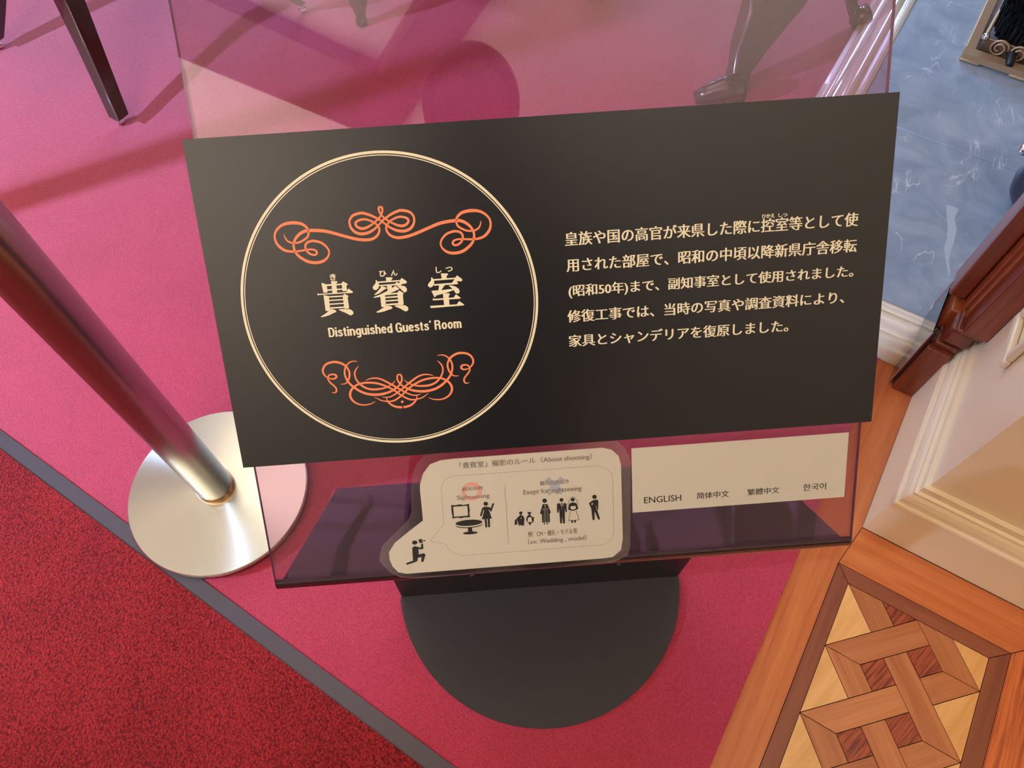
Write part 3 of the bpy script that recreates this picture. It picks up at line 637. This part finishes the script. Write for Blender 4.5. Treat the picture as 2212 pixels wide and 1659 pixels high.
bot = [[(405, 965, 10), (450, 975, 24), (500, 963, 36), (520, 920, 42), (505, 860, 42), (450, 800, 42), (380, 740, 42), (325, 670, 38), (315, 610, 38), (350, 555, 40), (420, 535, 42), (490, 547, 52), (518, 588, 50), (490, 630, 46), (410, 645, 36), (320, 620, 30), (250, 570, 40), (205, 500, 46), (195, 430, 48), (230, 340, 50), (310, 275, 54), (420, 245, 56), (500, 240, 58), (600, 260, 58), (700, 308, 56), (780, 385, 48), (825, 480, 46), (830, 570, 46), (805, 670, 44), (760, 735, 34), (700, 765, 26), (615, 768, 10)],
       [(1022, 228, 10), (940, 220, 24), (850, 242, 32), (780, 297, 36), (735, 370, 42), (715, 460, 44), (725, 560, 46), (770, 670, 50), (830, 750, 54), (930, 840, 56), (1070, 930, 60), (1230, 995, 62), (1400, 1020, 66), (1550, 1015, 66), (1700, 985, 60), (1830, 935, 54), (1930, 870, 48), (2010, 805, 44), (2065, 720, 44), (2083, 640, 44), (2062, 560, 42), (2016, 532, 38)],
       [(1047, 343, 10), (990, 410, 30), (955, 500, 40), (965, 590, 40), (1000, 670, 42), (1070, 755, 46), (1170, 835, 50), (1300, 885, 52), (1430, 895, 54), (1580, 880, 48), (1700, 850, 40), (1800, 800, 32), (1880, 740, 26), (1920, 680, 10)],
       [(1212, 687, 10), (1320, 640, 30), (1450, 625, 38), (1580, 650, 44), (1720, 715, 48), (1850, 785, 48), (1980, 862, 46), (2056, 905, 44)],
       [(2056, 905, 44), (1980, 970, 40), (1900, 1022, 38), (1800, 1072, 32), (1700, 1085, 26), (1608, 1070, 10)],
       [(1448, 1180, 10), (1350, 1235, 26), (1200, 1265, 34), (1060, 1250, 40), (940, 1190, 48), (865, 1100, 56), (845, 1010, 58), (870, 920, 56), (930, 845, 52), (1030, 777, 50), (1180, 740, 50), (1350, 735, 52), (1500, 752, 52), (1650, 797, 50), (1780, 852, 48), (1900, 918, 46), (2000, 988, 44), (2070, 1042, 44)],
       [(2070, 1042, 44), (1990, 1105, 46), (1890, 1163, 44), (1760, 1182, 38), (1600, 1160, 30), (1500, 1115, 20), (1430, 1078, 10)],
       [(1710, 1070, 22), (1725, 1140, 26), (1760, 1200, 40), (1840, 1265, 50), (1950, 1310, 56), (2090, 1322, 60)]]
ornament('scroll_ornament', Z2, 11.06, bot, (2058, 905), board, dots=((2090, 1190, 34),))

KI = [[(548, 352), (752, 350), (778, 385), (735, 432), (768, 775), (608, 780), (572, 440)], [(228, 430), (245, 408), (395, 462), (410, 520), (440, 660), (430, 735), (300, 748), (265, 600)], [(390, 460), (930, 435), (930, 480), (400, 520)],
      [(918, 420), (965, 360), (1120, 440), (1115, 475), (1080, 515), (1105, 670), (1080, 690), (950, 692)], [(425, 632), (940, 600), (945, 645), (430, 680)], [(90, 780), (120, 768), (150, 785), (1085, 722), (1150, 598), (1305, 715), (1295, 750), (150, 820), (120, 840), (90, 815)],
      [(300, 825), (480, 865), (530, 1350), (480, 1365), (400, 1370), (370, 1350)], [(470, 868), (990, 835), (990, 880), (480, 912)], [(490, 990), (990, 960), (990, 1000), (500, 1030)], [(510, 1115), (1000, 1085), (1000, 1125), (515, 1160)], [(525, 1245), (1010, 1215), (1010, 1265), (535, 1290)],
      [(955, 860), (1005, 780), (1155, 855), (1125, 910), (1175, 1250), (1150, 1285), (1010, 1290)], [(530, 1300), (640, 1310), (745, 1365), (720, 1405), (640, 1440), (500, 1510), (340, 1560), (230, 1580), (208, 1555), (300, 1505), (420, 1420), (480, 1365)],
      [(820, 1330), (850, 1305), (1180, 1305), (1260, 1335), (1320, 1400), (1315, 1470), (1240, 1520), (1180, 1500), (1050, 1430), (900, 1370)]]
HIN = [[(528, 300), (740, 300), (762, 330), (715, 400), (715, 440), (550, 450)], [(185, 400), (205, 388), (245, 440), (290, 500), (295, 600), (270, 680), (200, 735), (120, 725), (85, 670), (85, 620), (130, 560), (185, 490)], [(240, 445), (1010, 392), (1010, 440), (250, 492)],
       [(1010, 395), (1070, 320), (1230, 425), (1250, 470), (1200, 515), (1100, 520), (1030, 570), (930, 560), (1000, 480)], [(300, 545), (335, 560), (850, 520), (890, 465), (960, 485), (1030, 570), (700, 575), (340, 600), (318, 615)],
       [(565, 570), (725, 565), (745, 665), (850, 590), (995, 690), (950, 720), (700, 830), (330, 965), (130, 1000), (108, 975), (190, 945), (350, 880), (590, 760)], [(385, 600), (560, 650), (555, 675), (450, 735), (330, 830), (220, 885), (150, 905), (140, 880), (230, 800), (320, 700)],
       [(890, 580), (1060, 575), (1190, 610), (1250, 690), (1245, 770), (1180, 815), (1120, 780), (1020, 680)], [(340, 930), (500, 880), (535, 1270), (500, 1310), (400, 1315), (375, 1290)], [(480, 860), (960, 818), (960, 870), (500, 910)], [(510, 965), (940, 930), (945, 985), (520, 1010)],
       [(525, 1085), (950, 1050), (955, 1100), (530, 1128)], [(540, 1205), (965, 1175), (970, 1235), (545, 1260)], [(920, 830), (985, 745), (1145, 840), (1110, 885), (1140, 1210), (1110, 1245), (970, 1245)],
       [(545, 1265), (700, 1280), (765, 1335), (720, 1380), (640, 1400), (480, 1460), (350, 1490), (230, 1505), (205, 1480), (330, 1410), (500, 1300)], [(830, 1285), (860, 1255), (1180, 1250), (1270, 1300), (1305, 1370), (1280, 1430), (1220, 1465), (1150, 1440), (1020, 1360), (900, 1315)]]
SHI = [[(515, 320), (745, 325), (762, 360), (710, 410), (710, 500), (540, 510)], [(180, 470), (205, 455), (240, 500), (280, 570), (285, 660), (255, 740), (190, 800), (120, 800), (75, 750), (70, 700), (120, 630), (175, 570)], [(240, 520), (1000, 468), (1000, 515), (270, 572)],
       [(990, 490), (1060, 390), (1230, 510), (1245, 560), (1200, 600), (1120, 585), (1045, 600), (1105, 655), (1080, 690), (285, 745), (285, 690), (890, 645), (960, 545)], [(455, 715), (660, 705), (520, 900), (425, 915)], [(190, 920), (215, 915), (520, 895), (900, 850), (980, 880), (700, 985), (345, 1080), (325, 1130), (290, 1135)],
       [(785, 755), (810, 730), (920, 740), (1040, 790), (1120, 850), (1155, 930), (1130, 1000), (1060, 1020), (1000, 980), (950, 890), (870, 810)], [(580, 1005), (800, 1005), (820, 1045), (780, 1085), (805, 1400), (625, 1410)],
       [(230, 1190), (260, 1175), (300, 1190), (950, 1145), (1025, 1035), (1190, 1155), (1165, 1185), (270, 1245), (240, 1240)], [(150, 1440), (185, 1428), (1055, 1380), (1135, 1265), (1310, 1385), (1290, 1415), (190, 1505), (155, 1490)]]
def shape(name, Z, polys, parent, mat, z=ZI, off=0.0):
    mb = MB()
    for i, p in enumerate(polys): mb.flat([L(*Z(*q), off) for q in p], z + i * 0.000003)
    return mb.build(name, mat, parent)
for Z, pl in ((Z3, KI), (Z4, HIN), (Z5, SHI)): shape('title_character', Z, pl, board, M_cream_ink)
text('reading_aid', 'き', Z3(535, 335), Z3(705, 92), M_cream_ink, board, ZI, bold=0.03)
for s, a, b in (('ひ', Z4(315, 287), Z4(540, 62)), ('ん', Z4(706, 254), Z4(918, 42)), ('し', Z5(343, 318), Z5(520, 92)), ('つ', Z5(678, 272), Z5(906, 90))):
    text('reading_aid', s, a, b, M_cream_ink, board, ZI, bold=0.03)
N1 = [(.07, .45), (.12, .6), (.23, .65), (.34, .6), (.39, .48), (.39, .3), (.39, 0)]
def ov(cx, cy, rx, ry): return [(cx + rx * cos(2 * pi * k / 12), cy + ry * sin(2 * pi * k / 12)) for k in range(13)]
GL = {'n': (.46, [[(.07, 0), (.07, .72)], N1]), 'u': (.46, [[(.07, .72), (.07, .45), (.07, .24), (.12, .12), (.23, .07), (.34, .12), (.39, .27)], [(.39, 0), (.39, .72)]]),
      'h': (.46, [[(.07, 0), (.07, 1)], N1]), 'm': (.70, [[(.07, 0), (.07, .72)], [(.07, .45), (.11, .6), (.21, .65), (.31, .6), (.35, .48), (.35, .3), (.35, 0)], [(.35, .45), (.39, .6), (.49, .65), (.59, .6), (.63, .48), (.63, .3), (.63, 0)]]),
      'i': (.14, [[(.07, 0), (.07, .72)], [(.07, .85), (.07, 1)]]), 'd': (.46, [ov(.23, .36, .16, .29), [(.39, 0), (.39, 1)]]),
      'g': (.46, [ov(.23, .38, .16, .27), [(.39, .72), (.39, .3), (.39, -.04), (.33, -.16), (.22, -.19), (.08, -.14)]]),
      'e': (.45, [[(.08, .38), (.38, .38)], [(.38, .38), (.37, .52), (.3, .62), (.22, .65), (.12, .6), (.07, .46), (.07, .3), (.11, .14), (.22, .07), (.32, .1), (.38, .2)]]),
      'o': (.47, [ov(.235, .36, .165, .29)]), 's': (.42, [[(.36, .52), (.3, .62), (.21, .65), (.11, .6), (.09, .5), (.16, .42), (.27, .35), (.35, .27), (.35, .15), (.27, .08), (.19, .07), (.09, .11), (.06, .2)]]),
      't': (.29, [[(.14, .9), (.14, .5), (.14, .2), (.18, .08), (.28, .06)], [(0, .66), (.28, .66)]]),
      'D': (.55, [[(.08, 0), (.08, 1)], [(.08, .93), (.25, .93), (.38, .88), (.46, .72), (.47, .5), (.46, .28), (.38, .12), (.25, .07), (.08, .07)]]),
      'G': (.57, [[(.49, .68), (.45, .85), (.35, .94), (.25, .94), (.13, .86), (.08, .68), (.07, .5), (.08, .32), (.13, .14), (.25, .06), (.37, .08), (.46, .2), (.49, .35)], [(.29, .46), (.5, .46)], [(.5, .5), (.5, 0)]]),
      'R': (.57, [[(.08, 0), (.08, 1)], [(.08, .93), (.3, .93), (.42, .87), (.46, .73), (.42, .6), (.3, .53), (.08, .53)], [(.3, .53), (.42, .46), (.46, .3), (.46, .12), (.49, 0)]]),
      '’': (.14, [[(.08, 1.0), (.08, .92), (.03, .80)]]), ' ': (.16, [])}
mb = MB(); pen = 0.0; txt = 'Distinguished Guests’ Room'
tot = sum(GL[c][0] + .085 for c in txt) - .085
a = L(*ZE(378, 1017)); b = L(*ZE(1872, 779)); kx = (b[0] - a[0]) / tot; ky = (b[1] - a[1]) / 1.24; zz = ZI
for c in txt:
    wd, ss = GL[c]
    for q in ss:
        pts = catmull(q, 4) if len(q) > 2 else q
        n = len(pts); P = [(a[0] + (pen + x) * kx, a[1] + (y + .24) * ky) for x, y in pts]
        for i in range(n):                                 # upright strokes heavier than level ones
            pass
        Wd = []
        for i in range(n):
            dx = abs(P[min(i + 1, n - 1)][0] - P[max(i - 1, 0)][0]); dy = abs(P[min(i + 1, n - 1)][1] - P[max(i - 1, 0)][1]); f = dy / (dx + dy + 1e-9)
            Wd.append((0.135 + 0.05 * f) * (kx + ky) / 2)
        mb.ribbon(P, Wd, zz); zz += 0.000001
    pen += wd + .085
for i, f in enumerate(mb.f):
    A, B, D_ = (Vector(mb.v[k]) for k in f[:3])
    if (B - A).cross(D_ - A).z < 0: mb.f[i] = f[::-1]
mb.build('english_title', M_cream_ink, board)
for s, a, b in (('皇族や国の高官が来県した際に控室等として使', (65, 290), (2070, 57)), ('用された部屋で、昭和の中頃以降新県庁舎移転', (75, 467), (2060, 238)), ('(昭和50年)まで、副知事室として使用されました。', (90, 648), (2037, 418)),
                ('修復工事では、当時の写真や調査資料により、', (82, 812), (1975, 595)), ('家具とシャンデリアを復原しました。', (92, 980), (1592, 790))):
    text('text_line', s, ZT(*a), ZT(*b), M_cream_ink, board, ZI, smear=0.0006, n=5)
text('reading_aid', 'ひかえ', ZT(1408, 100), ZT(1495, 66), M_cream_ink, board, ZI, bold=0.03)
text('reading_aid', 'しつ', ZT(1520, 92), ZT(1583, 62), M_cream_ink, board, ZI, bold=0.03)

# ------------------------------------------------------------------ laminated rules card
PO = -0.0028                                               # the cards lie on the acrylic, just behind the board's face
def LP(Z, x, y): return L(*Z(x, y), PO)
lam_o = [(0, 1030), (20, 950), (100, 870), (250, 720), (270, 660), (268, 480), (280, 330), (320, 240), (395, 168), (600, 148), (2030, 48), (2100, 120), (2145, 220), (2140, 950), (2120, 1020), (2000, 1085), (1850, 1100), (300, 1222), (180, 1215), (90, 1170), (0, 1080)]
pap_o = [(80, 1000), (130, 920), (250, 822), (370, 730), (358, 600), (345, 480), (345, 420), (370, 330), (430, 250), (520, 215), (620, 203), (1900, 108), (1980, 125), (2040, 180), (2060, 260), (2075, 880), (2060, 980), (1990, 1040), (1900, 1052), (230, 1183), (160, 1170), (110, 1120), (85, 1060)]
card = MB().prism([LP(Z8, *p) for p in pap_o], PO - 0.0006, PO).build('rules_card', M_paper, None, SIGN)
tag(card, 'laminated speech bubble card of photography rules with small black figures', 'card')
MB().prism([LP(Z8, *p) for p in lam_o], PO - 0.0007, PO - 0.0002).build('laminate', M_lam, card)
cz = PO + 0.0002
dash = [(548, 757), (525, 450), (540, 400), (580, 362), (640, 348), (1850, 262), (1930, 280), (1980, 330), (1990, 400), (2000, 830), (1975, 900), (1900, 935), (700, 1028), (640, 1010), (590, 970), (565, 930), (432, 903), (548, 757)]
dp = [Vector(LP(Z8, *p)) for p in dash]; mb = MB(); pos = 0.0; on = 0.00155; gap = 0.00115
for a, b in zip(dp, dp[1:]):
    Ln = (b - a).length; d = (b - a) / Ln; x = -pos
    while x < Ln:
        s0, s1 = max(x, 0), min(x + on, Ln)
        if s1 > s0: mb.ribbon([a + d * s0, a + d * s1], [0.00042] * 2, cz)
        x += on + gap
    pos = (Ln + pos) % (on + gap)
mb.build('dashed_outline', M_grey_ink, card)
MB().ribbon([LP(Z8, 1068, 435), LP(Z8, 1100, 925)], [0.0003] * 2, cz).build('divider', M_grey_ink, card)
c = LP(Z8, 785, 480); ring(0.0056, 0.0092, cz, MB(), c, 48).build('circle_mark', M_pink_ink, card)
MB().ribbon([LP(Z8, 1425, 372), LP(Z8, 1560, 492)], [0.0054] * 2, cz).ribbon([LP(Z8, 1562, 365), LP(Z8, 1432, 500)], [0.0054] * 2, cz + 0.00001).build('cross_mark', M_blue_ink, card)
for s, a, b in (('「貴賓室」撮影のルール（About shooting）', (685, 295), (1810, 150)), ('観光目的', (705, 477), (875, 432)), ('Sightseeing', (662, 562), (937, 495)), ('観光目的以外', (1370, 430), (1618, 374)),
                ('Exept for sightseeing', (1228, 520), (1722, 430)), ('例：CM・婚礼・モデル等', (1268, 870), (1685, 790)), ('（ex: Wedding , model）', (1268, 940), (1765, 846))):
    text('card_text', s, Z8(*a), Z8(*b), M_grey_ink, card, cz + 0.0001, smear=0.00012, n=2, off=PO)
def ell(cx, cy, rx, ry, n=28, rot=0.0):
    return [(cx + rx * cos(2 * pi * k / n) * cos(rot) - ry * sin(2 * pi * k / n) * sin(rot), cy + rx * cos(2 * pi * k / n) * sin(rot) + ry * sin(2 * pi * k / n) * cos(rot)) for k in range(n)]
def stick(x0, y0, x1, y1, w):
    a = math.atan2(y1 - y0, x1 - x0); p = []
    for k in range(7): t = a + pi / 2 + pi * k / 6; p.append((x0 + w / 2 * cos(t), y0 + w / 2 * sin(t)))
    for k in range(7): t = a - pi / 2 + pi * k / 6; p.append((x1 + w / 2 * cos(t), y1 + w / 2 * sin(t)))
    return p
def line(x0, y0, x1, y1, w):
    d = Vector((x1 - x0, y1 - y0)).normalized() * w / 2; return [(x0 - d.y, y0 + d.x), (x0 + d.y, y0 - d.x), (x1 + d.y, y1 - d.x), (x1 - d.y, y1 + d.x)]
def picto(name, Z, polys, white=()):
    z = cz + 0.00005
    o = shape(name, Z, polys, card, M_ink, z, PO)
    if white: shape('white_detail', Z, white, o, M_paper, z + 0.0002, PO)
    return o
picto('photographer_figure', Z6, [ell(238, 1030, 54, 41), [(315, 965), (385, 958), (395, 1030), (330, 1042)], [(408, 985), (440, 975), (450, 1000), (415, 1010)],
      [(190, 1130), (240, 1100), (350, 1130), (363, 1120), (368, 1060), (385, 1042), (402, 1060), (412, 1140), (400, 1160), (312, 1162), (320, 1265), (420, 1243), (455, 1272), (440, 1320), (415, 1405), (390, 1422), (368, 1405), (375, 1318), (302, 1335), (292, 1398), (250, 1420), (85, 1472), (58, 1452), (90, 1430), (205, 1390), (195, 1250)]])
picto('picture_frame_figure', Z6, [[(960, 285), (1060, 285), (1130, 268), (1210, 282), (1325, 258), (1318, 300), (1285, 298), (1000, 318), (1000, 325), (968, 330)], [(968, 320), (1002, 315), (1020, 520), (985, 552), (990, 500), (970, 420)],
      [(1018, 518), (1300, 495), (1342, 525), (1240, 528), (1160, 545), (1090, 535), (985, 552)], [(1285, 292), (1320, 300), (1335, 390), (1325, 450), (1342, 525), (1300, 500)]])
picto('table_figure', Z6, [ell(1322, 682, 266, 58, 40, -0.07), [(1295, 700), (1378, 700), (1385, 812), (1300, 818)], ell(1345, 838, 147, 28, 28, -0.07)], [])
shape('white_detail', Z6, [ell(1321, 662, 268, 58, 40, -0.07)], card, M_paper, cz + 0.00022, PO); shape('tabletop_figure', Z6, [ell(1318, 635, 266, 60, 40, -0.07)], card, M_ink, cz + 0.00028, PO)
picto('woman_figure', Z6, [ell(1652, 258, 46, 41), [(1585, 345), (1610, 322), (1640, 315), (1700, 316), (1735, 340), (1722, 400), (1775, 552), (1575, 568), (1620, 400)], stick(1598, 350, 1558, 488, 36), stick(1728, 345, 1755, 392, 38), stick(1755, 392, 1800, 262, 34), stick(1650, 560, 1662, 712, 40), stick(1710, 555, 1718, 708, 40)], [line(1610, 375, 1592, 470, 9), line(1712, 372, 1740, 430, 9)])
picto('kimono_child_figure', Z7, [ell(262, 505, 38, 36), [(262, 540), (320, 575), (350, 640), (338, 720), (345, 772), (300, 775), (355, 805), (290, 790), (240, 775), (212, 815), (215, 775), (190, 690), (180, 655), (240, 560)], [(128, 655), (178, 650), (182, 770), (120, 772)], stick(165, 650, 240, 570, 22)], [ell(268, 620, 12, 12, 12)])
picto('kimono_child_figure', Z7, [[(408, 488), (455, 480), (507, 490), (475, 545), (530, 598), (567, 602), (550, 715), (510, 722), (472, 792), (430, 722), (400, 700), (385, 640), (405, 580), (445, 545)]], [[(440, 605), (500, 595), (518, 705), (418, 712), (424, 620)]])
picto('hakama_figure', Z7, [ell(805, 225, 52, 50), [(760, 303), (868, 298), (945, 490), (918, 525), (925, 715), (750, 722), (742, 540), (698, 512)], ell(802, 750, 18, 18, 14), ell(868, 745, 18, 18, 14)], [line(755, 410, 885, 400, 7), line(755, 435, 885, 425, 5), line(795, 440, 790, 705, 6), line(828, 440, 830, 705, 6), line(870, 440, 885, 700, 6), line(795, 310, 815, 380, 6), line(835, 310, 818, 380, 6)])
picto('groom_figure', Z7, [ell(1188, 207, 44, 41), [(1085, 300), (1140, 272), (1195, 365), (1245, 270), (1300, 295), (1312, 475), (1298, 490), (1282, 480), (1262, 400), (1268, 735), (1245, 748), (1222, 735), (1203, 560), (1200, 735), (1178, 748), (1158, 735), (1135, 400), (1118, 490), (1103, 505), (1088, 490)], [(1180, 268), (1200, 268), (1205, 318), (1192, 345), (1178, 318)]], [ell(1240, 332, 8, 8, 10), ell(1195, 387, 7, 7, 10), ell(1197, 425, 7, 7, 10)])
veil = [(1335, 322), (1350, 260), (1385, 180), (1420, 145), (1450, 137), (1485, 145), (1520, 185), (1550, 250), (1566, 312)]
picto('bride_figure', Z7, [ell(1445, 200, 44, 42), [(1365, 300), (1400, 275), (1450, 263), (1500, 272), (1540, 295), (1572, 402), (1535, 430), (1450, 458), (1375, 440), (1338, 430), (1350, 340)], line(1395, 450, 1345, 682, 9), line(1345, 682, 1588, 660, 9), line(1588, 660, 1518, 448, 9), stick(1432, 690, 1433, 712, 40), stick(1498, 685, 1500, 706, 40)] + [line(*a, *b, 8) for a, b in zip(veil, veil[1:])], [[(1395, 348), (1508, 342), (1512, 402), (1450, 430), (1395, 405)]])
picto('standing_man_figure', Z7, [ell(1938, 138, 52, 48), [(1810, 282), (1900, 215), (1990, 200), (2022, 212), (2030, 245), (2022, 425), (2000, 435), (2065, 630), (2055, 655), (2025, 655), (1943, 470), (1942, 655), (1920, 670), (1895, 655), (1865, 400)]], [ell(1885, 297, 16, 24, 14, 0.4), line(1972, 330, 1990, 425, 8)])

# ------------------------------------------------------------------ language card (the square codes are left out)
lc = [(95, 272), (1950, 135), (1910, 685), (105, 820)]
q = [LP(Z9, *p) for p in lc]
lang = MB().prism(q, PO - 0.0006, PO).build('language_card', M_paper, None, SIGN)
tag(lang, 'plain cream oblong card naming four languages, right of the rules card', 'card')
for s, a, b in (('ENGLISH', (203, 740), (520, 663)), ('简体中文', (652, 704), (928, 627)), ('繁體中文', (1083, 672), (1358, 597)), ('한국어', (1558, 634), (1758, 562))):
    text('language_name', s, Z9(*a), Z9(*b), M_ink, lang, cz, smear=0.0001, n=2, off=PO)

# ------------------------------------------------------------------ the photographer, seen mirrored in the panel
def skinned(name, V, E, root, mat, parent, sub=2):
    me = bpy.data.meshes.new(name); me.from_pydata([v[:3] for v in V], E, []); me.update()
    o = link(name, me, mat, parent)
    m = o.modifiers.new('skin', 'SKIN'); m.use_smooth_shade = True
    for i, v in enumerate(V):
        sv = me.skin_vertices[0].data[i]; r = v[3]; sv.radius = r if isinstance(r, tuple) else (r, r); sv.use_root = (i == root)
    s = o.modifiers.new('sub', 'SUBSURF'); s.levels = sub; s.render_levels = sub
    return o
M_skin = plain('skin', (0.26, 0.15, 0.11), 0.6); M_jack = plain('dark_jacket', (0.030, 0.028, 0.034), 0.8); M_trou = plain('dark_trousers', (0.02, 0.02, 0.025), 0.8); M_hair = plain('black_hair', (0.010, 0.009, 0.009), 0.5)  # skin darkened: the unlit look of the face is put into its colour
pm = Matrix.Translation((0.02, -0.36, 0.008))
ph = empty('person', pm, 'person in a dark jacket holding up a phone, mirrored in the clear panel', 'person')
hx, hy, hz = -0.03, 0.185, 1.575
V = [(0, 0.0, 0.90, (0.15, 0.10)), (0, 0.01, 1.05, (0.135, 0.095)), (0, 0.02, 1.20, (0.15, 0.10)), (0, 0.03, 1.33, (0.14, 0.085)), (0, 0.06, 1.40, 0.055), (hx, 0.11, 1.47, 0.052),
     (0.17, 0.03, 1.33, 0.055), (0.24, 0.03, 1.12, 0.043), (0.135, 0.24, 1.17, 0.034), (0.105, 0.31, 1.235, 0.024), (-0.17, 0.03, 1.33, 0.055), (-0.24, 0.03, 1.12, 0.043), (-0.175, 0.24, 1.17, 0.034), (-0.145, 0.31, 1.235, 0.024),
     (0.09, 0.0, 0.82, 0.085), (0.10, 0.02, 0.48, 0.058), (0.10, 0.0, 0.10, 0.042), (0.105, 0.10, 0.035, 0.036), (-0.09, 0.0, 0.82, 0.085), (-0.10, 0.02, 0.48, 0.058), (-0.10, 0.0, 0.10, 0.042), (-0.105, 0.10, 0.035, 0.036)]
Ed = [(0, 1), (1, 2), (2, 3), (3, 4), (4, 5), (3, 6), (6, 7), (7, 8), (8, 9), (3, 10), (10, 11), (11, 12), (12, 13), (0, 14), (14, 15), (15, 16), (16, 17), (0, 18), (18, 19), (19, 20), (20, 21)]
skinned('body', V, Ed, 0, M_jack, ph)
def blob(name, c, r, mat, parent, fn=None, seg=32, rings=20):
    bm = bmesh.new(); bmesh.ops.create_uvsphere(bm, u_segments=seg, v_segments=rings, radius=1.0)
    for v in bm.verts:
        co = Vector((v.co.x * r[0], v.co.y * r[1], v.co.z * r[2]))
        if fn: co = fn(co, v.co.copy())
        v.co = co + Vector(c)
    me = bpy.data.meshes.new(name); bm.to_mesh(me); bm.free(); return link(name, me, mat, parent, smooth=True)
def headshape(co, u):
    k = 1.0
    if u.z < -0.2: k = 1.0 - 0.28 * (-u.z - 0.2)
    co = Vector((co.x * k, co.y, co.z))
    if u.y > 0.8 and abs(u.x) < 0.25 and -0.35 < u.z < 0.1: co.y += 0.018
    return co
blob('head', (hx, hy, hz), (0.074, 0.094, 0.112), M_skin, ph, headshape)
def hairshape(co, u):
    if u.y > 0.35 and u.z < -0.15: co = co * 0.80
    if u.z < -0.45: co = Vector((co.x * 0.85, co.y * 0.85, co.z * 0.8))
    return co
blob('hair', (hx, hy - 0.012, hz + 0.018), (0.098, 0.112, 0.118), M_hair, ph, hairshape)
for sx in (-1, 1):
    blob('ear', (hx + sx * 0.080, hy - 0.005, hz - 0.01), (0.012, 0.020, 0.032), M_skin, ph)
    hb = Vector((-0.02 + sx * 0.120, 0.335, 1.262))
    V = [(hb.x, hb.y - 0.03, hb.z - 0.03, 0.024), (hb.x, hb.y, hb.z, 0.024), (hb.x - sx * 0.012, hb.y + 0.006, hb.z + 0.028, 0.019)]; Ed = [(0, 1), (1, 2)]
    for k in range(4):
        y = 0.022 - 0.015 * k; b0 = len(V)
        V += [(hb.x - sx * 0.022, hb.y - y * 0.4, hb.z + 0.022 + y, 0.008), (hb.x - sx * 0.040, hb.y - 0.010 - y * 0.4, hb.z + 0.020 + y * 0.9, 0.0078), (hb.x - sx * 0.052, hb.y - 0.004 - y * 0.4, hb.z + 0.024 + y * 0.9, 0.007)]
        Ed += [(2, b0), (b0, b0 + 1), (b0 + 1, b0 + 2)]
    b0 = len(V); V += [(hb.x - sx * 0.018, hb.y - 0.022, hb.z + 0.020, 0.010), (hb.x - sx * 0.040, hb.y - 0.030, hb.z + 0.032, 0.009)]; Ed += [(1, b0), (b0, b0 + 1)]
    skinned('hand', V, Ed, 0, M_skin, ph, 1)
PH = Matrix(mw) @ Matrix.Translation((-0.0, -0.018, 0.010))
phone = MB().box(-0.082, 0.078, -0.045, 0.035, -0.004, 0.004).build('phone', M_rubber, None, PH, bevel=0.003)
tag(phone, 'dark phone held up by the mirrored person', 'phone')
